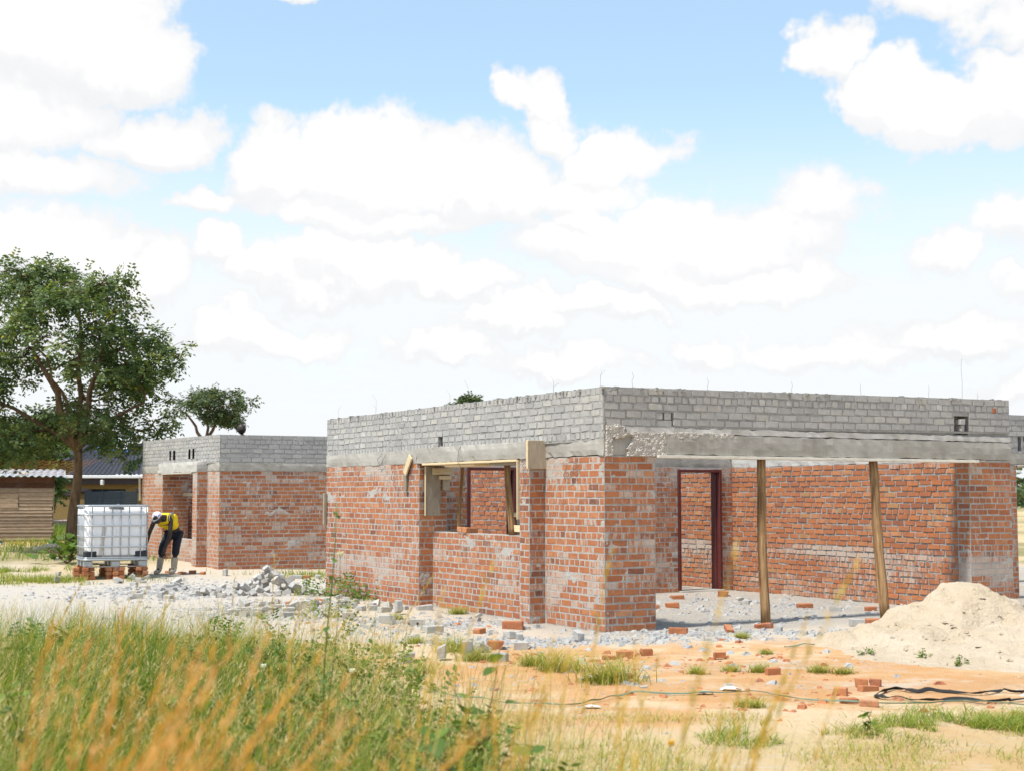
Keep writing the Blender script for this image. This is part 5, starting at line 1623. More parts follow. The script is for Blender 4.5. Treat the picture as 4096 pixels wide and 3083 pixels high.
def tree_keep(p):
    x, y, z = p
    # open lower left side and a gap above the fork, as the limbs show there
    if z < 3.05 - .12 * max(0, -11.2 - x): return False
    if -12.6 < x < -11.35 and 3.2 < z < 4.6 and y < 37: return False
    if x > -9.3 and 4.2 < z < 4.75: return False
    return True
tree('spreading_tree', 'large spreading leafy tree with a forked trunk behind the tank', (-11.25, 37, .16), (-11.17, 37, 2.86),
     [((-12.3, 36.6, 5.4), .12), ((-10.5, 36.8, 5.6), .105), ((-11.5, 37.8, 6.6), .09), ((-9.4, 36.7, 4.0), .07), ((-13.6, 36.6, 4.2), .08), ((-11.6, 36, 4.8), .07)],
     (-11.75, 37, 5.1), (2.75, 2.6, 2.75), 92, 4700, .125, 'tree_leaf', 4, .125, yellow=.008, cr=(.56, .22), keep=tree_keep,
     extra=[(-9.45, 36.6, 2.7), (-9.1, 36.7, 3.05), (-9.0, 36.8, 3.5), (-12.6, 36.5, 2.75), (-13.1, 36.6, 2.9), (-13.6, 36.6, 2.7), (-10.2, 36.4, 3.15), (-8.75, 37, 5.4), (-9.0, 36.8, 5.0), (-12.4, 36.2, 3.1)])
tree('acacia_tree', 'smaller open-crowned tree behind the outbuilding roofline', (-12.4, 58, 0.1), (-12.35, 58, 3.6),
     [((-13.2, 58, 5.0), .08), ((-11.6, 57.6, 5.2), .08), ((-12.4, 58.4, 5.6), .07)], (-12.1, 58, 5.2), (1.6, 1.4, .72), 30, 900, .13, 'far_leaf', 6, .10, cr=(.36, .17), inner=.2, length=.35, )
def bushy(name, label, x, y, r3, zc, seed, mat, n=1800, leaf=.2):
    tree(name, label, (x, y, .2), (x, y, zc - r3[2] * .5), [((x - r3[0] * .4, y, zc + .2), .08), ((x + r3[0] * .4, y, zc + .3), .08)], (x, y, zc), r3, 34, n, leaf, mat, seed, .14, 'trees beyond the shed', cr=(.75, .5), inner=.1, length=.5)
bushy('leafy_tree', 'bright green bushy tree behind the shed, at the left edge', -19.3, 56, (2.0, 1.6, 1.4), 2.5, 12, 'bright_leaf')
bushy('leafy_tree', 'dull green tree beyond the tiled roof, left of the fork', -25.2, 82, (2.6, 2, 1.9), 3.9, 13, 'far_leaf', 2400, .28)
bushy('leafy_tree', 'hazy dark tree rising behind the bright bush', -27, 80, (3.2, 2, 1.9), 4.0, 14, 'far_leaf', 2400, .28)
bushy('leafy_tree', 'darker tree filling in behind the shed roof', -21.6, 60, (1.9, 1.4, 1.2), 2.2, 15, 'far_leaf')
tree('leafy_tree', 'tree whose top leaves peep over the left parapet', (-1.9, 60, 0), (-1.9, 60, 3.5), [((-2.3, 60, 5.3), .08), ((-1.2, 60, 5.2), .07)], (-1.75, 60, 5.0), (1.0, .9, .75), 22, 1200, .16, 'far_leaf', 16, .12, cr=(.35, .22), inner=.2, length=.32)
# far belt of trees along the horizon
r = np.random.default_rng(77)
C = np.stack([r.uniform(-160, 160, 260), r.uniform(170, 260, 260), r.uniform(.5, 3.4, 260)], -1)
V, F, T = sprays(r, C, np.full((260, 3), 3.0) * np.array([1.3, 1, .8]), 6000, 1.1, length=1.6)
o = link('far_wood', mesh('far_wood', V, F, False, {'tint': T}), 'far_leaf')
tagit(o, 'distant belt of trees along the horizon', 'trees', None, 'stuff')

def blades(r, P, h, w, lean, tint, segs=3, wind=(.25, 0), ang=None):
    """curved grass ribbons rooted at P (n,3)"""
    n = len(P)
    a = r.uniform(0, 2 * np.pi, n) if ang is None else ang
    ld = np.stack([np.cos(a), np.sin(a)], -1) * lean[:, None] + np.array(wind) * h[:, None] * r.uniform(.2, 1, (n, 1))
    b = a + np.pi / 2 + r.normal(0, .5, n)
    sd = np.stack([np.cos(b), np.sin(b)], -1)
    V = np.zeros((n, segs + 1, 2, 3))
    for j in range(segs + 1):
        t = j / segs
        c = P.copy()
        c[:, :2] += ld * t ** 1.8
        c[:, 2] += h * (t - .22 * t * t * np.clip(np.linalg.norm(ld, axis=1) / np.maximum(h, .01), 0, 1.5))
        ww = (w * (1 - t) ** .7 + .0004)[:, None]
        V[:, j, 0, :] = c; V[:, j, 1, :] = c
        V[:, j, 0, :2] += sd * ww; V[:, j, 1, :2] -= sd * ww
    base = (np.arange(n) * (segs + 1) * 2)[:, None]
    F = np.concatenate([np.stack([base[:, 0] + 2 * j, base[:, 0] + 2 * j + 1, base[:, 0] + 2 * j + 3, base[:, 0] + 2 * j + 2], -1) for j in range(segs)])
    return V.reshape(-1, 3), F, np.repeat(tint, (segs + 1) * 2)
def rootz(x, y):
    return np.stack([x, y, gz(x, y) - .01], -1)
def edge_x(y):
    return np.where(y < 13, -1.25 + (13 - y) * .27, -1.25 - (y - 13) * .45)
r = np.random.default_rng(101)
# meadow on the left: thatch below, tussocks above, bright single stems
n = 20000
y = 4.8 * (16.8 / 4.8) ** r.uniform(0, 1, n)
x0 = -.44 * y - .6
x1 = edge_x(y) + (fbm(y * 1.2, y * .3, 5, 3) - .5) * 1.6 + r.normal(0, .25, n)
x = x0 + (x1 - x0) * r.uniform(0, 1, n)
h = r.uniform(.05, .22, n)
parts = [blades(r, rootz(x, y), h, r.uniform(.0016, .004, n), h * r.uniform(.4, 1.6, n), np.clip(.62 + r.normal(0, .2, n), 0, 1))]
nt_ = 620
ty = 5.0 * (16.4 / 5.0) ** r.uniform(0, 1, nt_)
tx0 = -.43 * ty - .4
tx1 = edge_x(ty) + (fbm(ty * 1.2, ty * .3, 5, 3) - .5) * 1.6 + r.normal(0, .25, nt_)
tx = tx0 + (tx1 - tx0) * r.uniform(0, 1, nt_) ** .85
inn = ss(tx1 - tx, 0, 2.2)
th = (.20 + .44 * inn) * r.uniform(.6, 1.25, nt_) * (1 - .42 * ss(ty, 12.5, 16.5))
tt = np.clip(.20 + (fbm(tx * .6 + 3, ty * .55, 63, 3) - .5) * 1.7 + r.normal(0, .2, nt_) + .22 * (1 - inn), 0, .95)
ta = r.uniform(0, 2 * np.pi, nt_)
k = r.integers(0, nt_, 46000)
m = len(k)
rad_ = np.abs(r.normal(0, 1, m)) * (.03 + .09 * th[k])
an = r.uniform(0, 2 * np.pi, m)
x = tx[k] + rad_ * np.cos(an); y = ty[k] + rad_ * np.sin(an)
h = th[k] * r.uniform(.4, 1.15, m)
al = np.where(r.uniform(size=m) < .6, an, ta[k] + r.normal(0, .5, m))
parts.append(blades(r, rootz(x, y), h, r.uniform(.0016, .0046, m), h * r.uniform(.1, .75, m), np.clip(tt[k] + r.normal(0, .09, m), 0, 1), 4, (.2, 0), al))
n = 1500
y = 5.2 * (14 / 5.2) ** r.uniform(0, 1, n); x = -.42 * y + (edge_x(y) + .2 + .42 * y) * r.uniform(0, 1, n)
h = r.uniform(.45, .95, n) * (1 - .35 * ss(y, 11, 15))
parts.append(blades(r, rootz(x, y), h, r.uniform(.0014, .003, n), h * r.uniform(.05, .35, n), np.clip(.38 + r.normal(0, .12, n), 0, 1), 4))
off_ = np.cumsum([0] + [len(p[0]) for p in parts])
V = np.concatenate([p[0] for p in parts]); F = np.concatenate([p[1] + o_ for p, o_ in zip(parts, off_)]); T = np.concatenate([p[2] for p in parts])
o = link('meadow_grass', mesh('meadow_grass', V, F, False, {'tint': T}), 'grass_blade')
tagit(o, 'tall green and straw coloured meadow grass on the left', 'grass', None, 'stuff')
# feathery seed heads through the meadow
n = 1500
y = 6.0 * (15.5 / 6.0) ** r.uniform(0, 1, n); x = -.42 * y + (edge_x(y) + .42 * y) * r.uniform(0, 1, n)
h = r.uniform(.45, .85, n) * (1 - .3 * ss(y, 12, 16))
P = rootz(x, y)
V, F, T = blades(r, P, h, np.full(n, .0014), h * .25, np.clip(.85 + r.normal(0, .1, n), 0, 1))
tips = V.reshape(n, 4, 2, 3)[:, 3].mean(1)
m = 14
Q = (tips[:, None, :] + np.stack([r.normal(0, .018, (n, m)) + np.linspace(0, .04, m), r.normal(0, .018, (n, m)), -np.linspace(0, .2, m) * r.uniform(.6, 1.2, (n, 1))], -1)).reshape(-1, 3)
V2, F2, T2 = blades(r, Q, r.uniform(.02, .05, len(Q)), np.full(len(Q), .0022), r.uniform(.015, .05, len(Q)), np.clip(.9 + r.normal(0, .1, len(Q)), 0, 1), 1)
o = link('seed_heads', mesh('seed_heads', np.concatenate([V, V2]), np.concatenate([F, F2 + len(V)]), False, {'tint': np.concatenate([T, T2])}), 'grass_blade')
tagit(o, 'feathery dry seed heads standing through the meadow grass', 'grass', None, 'stuff')
# low trampled grass at the bottom right
n = 24000
x = r.uniform(-.6, 4.6, n); y = r.uniform(8.3, 10.9, n)
den = fbm(x * 1.3, y * 1.3, 71, 3) + .22 * ss(-y, -10.2, -8.8) + .25 * gauss(x, y, 3.4, 10.2, .9, .5)
ok = r.uniform(size=n) < np.clip((den - .52) * 4, 0.02, 1)
x, y = x[ok], y[ok]; n = len(x)
h = r.uniform(.03, .13, n) * (.7 + .8 * gauss(x, y, 3.5, 10.2, 1, .5))
tint = np.clip(.66 + r.normal(0, .2, n) - .35 * gauss(x, y, 3.5, 10.2, 1.1, .5) - .25 * (fbm(x, y, 72, 2) - .5), 0, 1)
V, F, T = blades(r, rootz(x, y), h, r.uniform(.0014, .0032, n), h * r.uniform(.4, 1.6, n), tint)
o = link('trampled_grass', mesh('trampled_grass', V, F, False, {'tint': T}), 'grass_blade')
tagit(o, 'short dry trampled grass along the lower right ground', 'grass', None, 'stuff')
n = 9000
x = np.concatenate([r.normal(3.4, .62, n - 1800), r.normal(1.7, .4, 1800)]); y = np.concatenate([r.normal(10.25, .36, n - 1800), r.normal(9.75, .25, 1800)])
ok = fbm(x * 2.6, y * 2.6, 88, 3) > .53
x, y = x[ok], y[ok]; n = len(x)
h = r.uniform(.03, .13, n)
V, F, T = blades(r, rootz(x, y), h, r.uniform(.002, .004, n), h * r.uniform(.5, 1.8, n), np.clip(.34 + r.normal(0, .2, n), 0, 1))
o = link('green_patch', mesh('green_patch', V, F, False, {'tint': T}), 'grass_blade')
tagit(o, 'low patch of fresh green grass at the lower right', 'grass', None, 'stuff')
# strewn straw
n = 2600
x = r.uniform(-1.5, 4.6, n); y = r.uniform(9.5, 15.5, n)
ok = fbm(x * .9, y * .9, 81, 3) > .5
x, y = x[ok], y[ok]; n = len(x)
V, F, T = blades(r, np.stack([x, y, gz(x, y) + .008], -1), np.full(n, .012), np.full(n, .0018), r.uniform(.06, .2, n), np.clip(.85 + r.normal(0, .1, n), 0, 1), 2, (0, 0))
o = link('strewn_straw', mesh('strewn_straw', V, F, False, {'tint': T}), 'grass_blade')
tagit(o, 'dry straw stalks strewn flat over the soil', 'straw', None, 'stuff')
# grass further back: around tank, tree and shed
n = 26000
x = np.concatenate([r.normal(-9.6, 1.2, 5000), r.uniform(-22, -6, 15000), r.normal(-3.7, .9, 1600), r.normal(-10.8, .8, 4400)])
y = np.concatenate([r.normal(27.5, .6, 5000), r.uniform(33, 58, 15000), r.normal(29.4, .5, 1600), r.normal(30.4, .8, 4400)])
ok = (y > 33) | (fbm(x * .9, y * .9, 95, 3) > .5)
x, y = x[ok], y[ok]; n = len(x)
h = np.where(y > 32, np.where(y > 45, r.uniform(.2, .6, n), r.uniform(.08, .3, n)), r.uniform(.05, .18, n))
tint = np.clip(.27 + r.normal(0, .2, n) + .5 * (fbm(x * .6, y * .6, 91, 3) - .5), 0, 1)
V, F, T = blades(r, rootz(x, y), h, np.where(y > 32, .010, .006) * r.uniform(.6, 1.2, n), h * r.uniform(.2, .8, n), tint, 2)
o = link('rough_grass', mesh('rough_grass', V, F, False, {'tint': T}), 'grass_blade')
tagit(o, 'rough green grass round the tank, tree and shed', 'grass', None, 'stuff')

# single tufts on the bare ground
TUFT = [(.44, 13.72, .34, 'big green grass tuft before the corner pier'), (.20, 14.1, .24, 'yellowing tuft left of the big green tuft'), (.86, 12.9, .42, 'thin upright tuft growing through the broken brick'), (1.72, 13.5, .14, 'low tuft beside white dust'), (2.06, 13.7, .13, 'low spreading tuft right of the white dust'), (2.32, 13.62, .16, 'tuft behind the small red block'), (2.62, 16.6, .14, 'pale tuft on the sand slope near the prop'), (2.85, 13.5, .15, 'flat green tuft at the edge of the sand apron'),
        (-.36, 14.5, .26, 'spiky tuft between the standing cement bricks'), (-.62, 15.4, .30, 'tall spiky tuft behind the cement brick row'), (-1.08, 16.2, .16, 'straggling tuft on the grey dust'), (-1.36, 15.2, .22, 'dry tuft near the meadow edge'), (-.85, 13.5, .2, 'yellow tuft in front of the tilted brick'), (1.85, 11.3, .16, 'dry tuft by the green hose'), (-1.54, 19.1, .16, 'small tuft near the holed brick'), (-.75, 20.2, .2, 'grass at the foot of the window recess'), (2.6, 14.9, .10, 'thin tuft on the sandy slope'), (3.05, 13.4, .13, 'green tuft by the sand heap toe')]
for (x, y, hh, lab) in TUFT:
    n = int(110 + 700 * hh)
    rr = hh * .8; hh = hh * .8
    px = x + r.normal(0, rr * .4, n); py = y + r.normal(0, rr * .35, n)
    h = hh * r.uniform(.35, 1.1, n)
    V, F, T = blades(r, rootz(px, py) - np.array([x, y, g1(x, y)]), h, r.uniform(.002, .0045, n), h * r.uniform(.4, 1.7, n), np.clip(.52 + r.normal(0, .22, n), 0, 1), 3, (.1, 0))
    o = link('grass_tuft', mesh('grass_tuft', V, F, False, {'tint': T}), 'grass_blade', None, (x, y, g1(x, y)))
    tagit(o, lab, 'grass tuft', 'grass tufts on the bare ground')
for k, (x, y) in enumerate(((4.05, 14.3), (4.3, 13.9), (3.55, 14.6))):
    n = 14
    C = np.array([[0, 0, .03]])
    V, F, T = sprays(r, C, np.array([[.05, .04, .02]]), n, .03, 6, .1, .05)
    o = link('sprout', mesh('sprout', V, F, False, {'tint': T}), 'weed_leaf', None, (x, y, on_sand(x, y)))
    tagit(o, ('small green sprout highest on the sand heap', 'small green sprout lower on the sand heap', 'tiny sprout at the left of the sand heap')[k], 'sprout', 'sprouts on the sand heap')

# tall golden stalks near the camera
def stalks(name, label, n, seed, xr, yr, hr, mat, heads=26, wind=(.22, 0), width=.0022, tint0=.5, hw=.003):
    r = np.random.default_rng(seed)
    y = r.uniform(*yr, n); x = r.uniform(*xr, n) * y
    h = r.uniform(*hr, n)
    P = rootz(x, y)
    V, F, T = blades(r, P, h, np.full(n, width), h * r.uniform(.03, .22, n), np.clip(tint0 + r.normal(0, .2, n), 0, 1), 6, wind)
    st = V.reshape(n, 7, 2, 3).mean(2)
    Q = []
    for j in range(heads):
        s = .72 + .28 * j / (heads - 1)
        k = s * 6; i0 = min(5, int(k)); fr = k - i0
        Q.append(st[:, i0] * (1 - fr) + st[:, i0 + 1] * fr)
    Q = np.stack(Q, 1).reshape(-1, 3)
    V2, F2, T2 = blades(r, Q, r.uniform(.015, .045, len(Q)), np.full(len(Q), hw), r.uniform(.006, .03, len(Q)), np.clip(tint0 + .15 + r.normal(0, .2, len(Q)), 0, 1), 2, wind)
    # a few long leaves low on the stalk
    V3, F3, T3 = blades(r, np.repeat(P, 2, 0) + r.normal(0, .02, (2 * n, 3)) * np.array([1, 1, 0]), np.repeat(h, 2) * r.uniform(.35, .7, 2 * n), np.full(2 * n, .003), np.repeat(h, 2) * r.uniform(.15, .4, 2 * n), np.clip(.15 + r.normal(0, .15, 2 * n), 0, 1), 4, wind)
    o = link(name, mesh(name, np.concatenate([V, V2, V3]), np.concatenate([F, F2 + len(V), F3 + len(V) + len(V2)]), False, {'tint': np.concatenate([T, T2, T3])}), mat)
    return tagit(o, label, 'grass', None, 'stuff')
stalks('golden_grass', 'thin golden grass stalks rising before the house', 24, 7, (-.10, .14), (2.3, 3.9), (1.08, 1.64), 'gold_stalk')
stalks('golden_grass', 'sparse golden stalks at the right foreground', 7, 8, (.05, .33), (2.6, 4.4), (.95, 1.35), 'gold_stalk')
stalks('golden_grass', 'slender golden stalks before the tank and rubble', 34, 9, (-.34, -.10), (4.5, 9.0), (.8, 1.35), 'gold_stalk', wind=(.3, 0))
stalks('reddish_grass', 'dense ripe orange grass close at the left', 64, 10, (-.42, -.28), (1.9, 3.0), (1.15, 1.5), 'plume', 34, (.5, 0), .0022, .4, .0034)
# drooping plumes over the meadow
r = np.random.default_rng(55)
n = 26
y = r.uniform(2.2, 3.4, n); x = r.uniform(-.40, -.26, n) * y; h = r.uniform(1.22, 1.5, n)
P = rootz(x, y)
V, F, T = blades(r, P, h, np.full(n, .0016), h * .1, np.clip(.4 + r.normal(0, .2, n), 0, 1), 6, (.62, 0))
st = V.reshape(n, 7, 2, 3).mean(2)
Q = []
for j in range(60):
    k = (.62 + .38 * j / 59) * 6; i0 = min(5, int(k)); fr = k - i0
    Q.append(st[:, i0] * (1 - fr) + st[:, i0 + 1] * fr)
Q = np.stack(Q, 1).reshape(-1, 3)
V2, F2, T2 = blades(r, Q, r.uniform(-.02, .03, len(Q)), np.full(len(Q), .0021), r.uniform(.01, .05, len(Q)), np.clip(.6 + r.normal(0, .25, len(Q)), 0, 1), 2, (.3, 0))
o = link('grass_plumes', mesh('grass_plumes', np.concatenate([V, V2]), np.concatenate([F, F2 + len(V)]), False, {'tint': np.concatenate([T, T2])}), 'plume')
tagit(o, 'drooping reddish grass plumes blurred at the lower left', 'grass', None, 'stuff')

# broad-leaved weeds low in the meadow
r = np.random.default_rng(66)
C = []
for k in range(300):
    yy = 5.6 * (14 / 5.6) ** r.uniform(); xx = -.40 * yy + (float(edge_x(np.array(yy))) - .1 + .40 * yy) * r.uniform()
    if fbm(xx * .8, yy * .8, 64, 3) > .5: C.append((xx, yy, g1(xx, yy) + r.uniform(.08, .42)))
C = np.array(C)
V, F, T = sprays(r, C, np.full((len(C), 3), .15), 2000, .05, 8, .1, .14)
o = link('meadow_weeds', mesh('meadow_weeds', V, F, False, {'tint': T}), 'weed_leaf')
tagit(o, 'broad-leaved green weeds growing through the meadow grass', 'weeds', None, 'stuff')

def leaf_mesh(l, w, seed=0):
    V = [(0, 0, 0)]; F = []
    for k in range(1, 6):
        t = k / 5; ww = w * math.sin(math.pi * min(t, .97)) ** .7
        V += [(-ww, t * l, .12 * l * math.sin(t * 3)), (0, t * l, .05 * l * math.sin(t * 3)), (ww, t * l, .12 * l * math.sin(t * 3))]
    for k in range(4):
        b = 1 + 3 * k
        F += [(b, b + 1, b + 4, b + 3), (b + 1, b + 2, b + 5, b + 4)]
    F += [(0, 2, 1), (0, 3, 2)]
    return V, F
def weed(name, label, x, y, h, leaf, nleaf, seed, mat='weed_leaf', lean=(.05, 0), flower=None, cat='plant', group=None, stem_r=.004, branch=0, wide=.32, top_leaf=True, z=None, smat='weed_stem'):
    rp = random.Random(seed)
    root = empty(name, (x, y, g1(x, y) if z is None else z)); tagit(root, label, cat, group)
    mb = MB()
    st = [Vector((lean[0] * h * (k / 8) ** 2 + .012 * math.sin(k + seed), lean[1] * h * (k / 8) ** 2, h * k / 8)) for k in range(9)]
    mb.tube(st, [stem_r * (1 - .07 * k) for k in range(9)], 6)
    tipsl = [st]
    for b in range(branch):
        k = rp.randint(2, 6); a = rp.uniform(0, 6.28); L = h * rp.uniform(.2, .4)
        e = [st[k] + Vector((math.cos(a) * L * .5 * t, math.sin(a) * L * .5 * t, L * t)) for t in (0, .5, 1)]
        mb.tube(e, [stem_r * .7, stem_r * .5, stem_r * .3], 5); tipsl.append(e)
    mb.build('stem', smat, root, True, 'tint')
    for k in range(nleaf):
        path = rp.choice(tipsl)
        t = rp.uniform(.12, 1); i = min(len(path) - 2, int(t * (len(path) - 1))); p = path[i].lerp(path[i + 1], t * (len(path) - 1) - i)
        l = leaf * rp.uniform(.6, 1.2) * (1 - .35 * t if not top_leaf else 1)
        V, F = leaf_mesh(l, l * wide)
        me = mesh('leaf', V, F, True, {'tint': [rp.uniform(.1, .97)] * len(V)})
        link('leaf', me, mat, root, p, (rp.uniform(-.7, .5), rp.uniform(-.5, .5), rp.uniform(0, 6.28)))
    if flower:
        fm, fs = flower
        mb = MB()
        for k in range(6):
            a = k * math.pi / 3
            c = Vector((math.cos(a), math.sin(a), 0)); s_ = Vector((-c.y, c.x, 0))
            p = st[-1]
            mb.add([p, p + c * fs * .6 + s_ * fs * .4 + Vector((0, 0, fs * .4)), p + c * fs + Vector((0, 0, fs * .7)), p + c * fs * .6 - s_ * fs * .4 + Vector((0, 0, fs * .4))], [(0, 1, 2, 3)])
        mb.tube([st[-1] - Vector((0, 0, fs * .5)), st[-1], st[-1] + Vector((0, 0, fs * .5))], [fs * .35, fs * .75, fs * .5], 8)
        mb.build('flower', fm, root, False, 'tint')
    return root
leafmat('weed_stem', [(0, (.10, .14, .03)), (1, (.14, .17, .04))], .1)
leafmat('purple_stem', [(0, (.10, .05, .035)), (1, (.12, .06, .04))], .1)
weed('flowering_weed', 'tall green stem with a white flower before the left wall', -.93, 7.2, 1.62, .05, 26, 1, flower=None, lean=(.03, 0), stem_r=.006)
weed('white_flower', 'white bloom on a short stalk beside the tall green stem', -.915, 7.2, 1.36, .03, 2, 2, flower=('flower_white', .02), stem_r=.003)
weed('white_flower', 'white bloom low in the meadow, right of centre', -.86, 7.6, .73, .05, 8, 3, flower=('flower_white', .021))
weed('white_flower', 'white bloom low in the meadow, left of the pair', -1.33, 7.6, .76, .05, 8, 4, flower=('flower_white', .02))
weed('yellow_flower', 'orange-yellow flower bud on a dark stem at bottom centre', .50, 5.0, .80, .06, 4, 5, flower=('flower_yellow', .016), stem_r=.0035)
weed('white_flower', 'small white bud beside the yellow flower', .56, 5.2, .72, .05, 4, 6, flower=('flower_white', .009))
weed('leafy_weed', 'broad-leaved weed with a purple stem before the narrow pier', -.14, 6.6, .98, .085, 22, 7, lean=(.08, 0), branch=3, wide=.4, smat='purple_stem')
weed('leafy_weed', 'drooping broad-leaved weed at bottom centre', -.22, 5.8, .80, .10, 26, 8, branch=4, wide=.4, lean=(-.05, 0))
weed('leafy_weed', 'heart-leaved weed low at bottom centre', .05, 5.9, .68, .085, 22, 9, branch=4, wide=.42)
weed('leafy_weed', 'red-stemmed leafy seedling in the lower right grass', 2.42, 9.9, .16, .06, 16, 10, branch=4, wide=.4, smat='purple_stem')
k = 11
for (x, y, h, lb) in ((-2.62, 6.6, .92, 'bright green weed at the left edge'), (-2.45, 7.2, .82, 'second bright weed near the left edge'), (-1.75, 8.4, .66, 'dark broad-leaved weed in the middle of the meadow'), (-1.28, 8.0, .60, 'leafy weed with a bare dark twig in the meadow'), (-1.45, 7.0, .58, 'rounded weed low in the meadow centre'), (-.98, 8.8, .50, 'weed by the white blooms'), (-2.1, 9.6, .7, 'weed with dry brown leaves before the white sand'), (-1.22, 8.6, .86, 'slender budded stem left of the flowering weed'), (-1.30, 8.3, .88, 'taller slender budded stem beside the first')):
    weed('leafy_weed', lb, x, y, h, .075 if 'slender' not in lb else .03, 34 if 'slender' not in lb else 16, k, branch=5 if 'slender' not in lb else 0, wide=.36); k += 1
def shrub(name, label, x, y, c, n, leaf, seed, mat='weed_leaf'):
    r = np.random.default_rng(seed)
    root = empty(name, (x, y, g1(x, y))); tagit(root, label, 'shrub')
    C = np.array(c)
    V, F, T = sprays(r, C, np.full((len(C), 3), .22) * np.array([1, 1, .7]), n, leaf, 6, .1, .16)
    link('foliage', mesh('foliage', V, F, False, {'tint': T * .9}), mat, root)
    mb = MB()
    for q_ in c: mb.tube([(q_[0] * .3, q_[1] * .3, 0), (q_[0] * .7, q_[1] * .7, q_[2] * .6), q_], [.012, .009, .005], 5)
    mb.build('stem', 'bark', root)
shrub('wall_weeds', 'dark leafy weeds along the far foot of the left wall', -2.75, 23.6, [(-.35, .1, .07), (-.1, .1, .12), (.12, -.1, .16), (.35, -.4, .11), (.55, -.7, .07), (-.6, .25, .05), (.2, -.2, .07)], 210, .06, 31)
shrub('low_weed', 'small dark-leaved weed beside the holed brick', -2.45, 19.55, [(0, 0, .07), (.1, .05, .06), (-.1, 0, .05)], 70, .06, 32)
root = empty('round_leaved_shrub', (-9.9, 32.2, g1(-9.9, 32.2))); tagit(root, 'round-leaved green shrub at the foot of the big tree', 'shrub')
rp = random.Random(4)
for k in range(90):
    a = rp.uniform(0, 6.28); rr_ = rp.uniform(.05, .75); zz = rp.uniform(.08, .62) * (1 - .5 * (rr_ / .75) ** 2)
    V, F = leaf_mesh(rp.uniform(.13, .2), .095)
    link('leaf', mesh('leaf', V, F, True, {'tint': [rp.uniform(.1, .7)] * len(V)}), 'weed_leaf', root, (rr_ * math.cos(a) * 1.25, rr_ * math.sin(a) * .8, zz), (rp.uniform(-.3, .9), rp.uniform(-.4, .4), rp.uniform(0, 6.28)))
mb = MB()
for k in range(12):
    a = k * .52; mb.tube([(0, 0, 0), (.3 * math.cos(a), .25 * math.sin(a), .25), (.6 * math.cos(a), .45 * math.sin(a), .35)], [.012, .009, .004], 5)
mb.build('stem', 'bark', root)
mb = MB()
for k in range(4): mb.box((-.25 + k * .12, -.07, k * .02), (.02 + k * .1, .07, .07 + k * .025), .02, jit=.02)
o = mb.build('pale_stones', 'stone', None, loc=(-11.75, 36.3, g1(-11.75, 36.3) + .08)); o.name = 'stone_slab'; tagit(o, 'pale stone slabs leaning at the tree foot', 'stone')
o['kind'] = 'thing'

# ------------------------------------------------------------------ people
def skin(name, joints, links_, mat, parent, sub=2, root=0):
    """continuous body grown round a skeleton; joints: (x, y, z, radius)"""
    me = bpy.data.meshes.new(name)
    me.from_pydata([j[:3] for j in joints], links_, [])
    o = link(name, me, mat, parent)
    bm = bmesh.new(); bm.from_mesh(me)
    lay = bm.verts.layers.skin.verify()
    bm.verts.ensure_lookup_table()
    for v, j in zip(bm.verts, joints):
        rr_ = j[3] if isinstance(j[3], (tuple, list)) else (j[3], j[3])
        v[lay].radius = rr_
    bm.verts[root][lay].use_root = True
    bm.to_mesh(me); bm.free()
    me.materials.clear(); me.materials.append(MATS[mat])
    m = o.modifiers.new('skin', 'SKIN'); m.use_smooth_shade = True
    s_ = o.modifiers.new('sub', 'SUBSURF'); s_.levels = sub; s_.render_levels = sub
    return o
def hand(J, Lk, wrist_i, wrist, tip_dir, side, size=1.0):
    """palm and five fingers hanging from joint wrist_i"""
    w = Vector(wrist); t = Vector(tip_dir).normalized(); s_ = Vector(side).normalized()
    palm = len(J); J.append((*(w + t * .045 * size), .026 * size)); Lk.append((wrist_i, palm))
    kn = len(J); J.append((*(w + t * .085 * size), .026 * size)); Lk.append((palm, kn))
    for k, (off, ln) in enumerate(((-.030, .062), (-.010, .075), (.010, .07), (.030, .055))):
        a = len(J); J.append((*(w + t * .105 * size + s_ * off), .0095)); Lk.append((kn, a))
        b = len(J); J.append((*(w + t * (.105 + ln * .6) * size + s_ * off * 1.35 + t.cross(s_) * .006), .0085)); Lk.append((a, b))
        c = len(J); J.append((*(w + t * (.105 + ln) * size + s_ * off * 1.4 + t.cross(s_) * .016), .007)); Lk.append((b, c))
    a = len(J); J.append((*(w + t * .055 * size - s_ * .04), .011)); Lk.append((palm, a))
    b = len(J); J.append((*(w + t * .10 * size - s_ * .058), .009)); Lk.append((a, b))
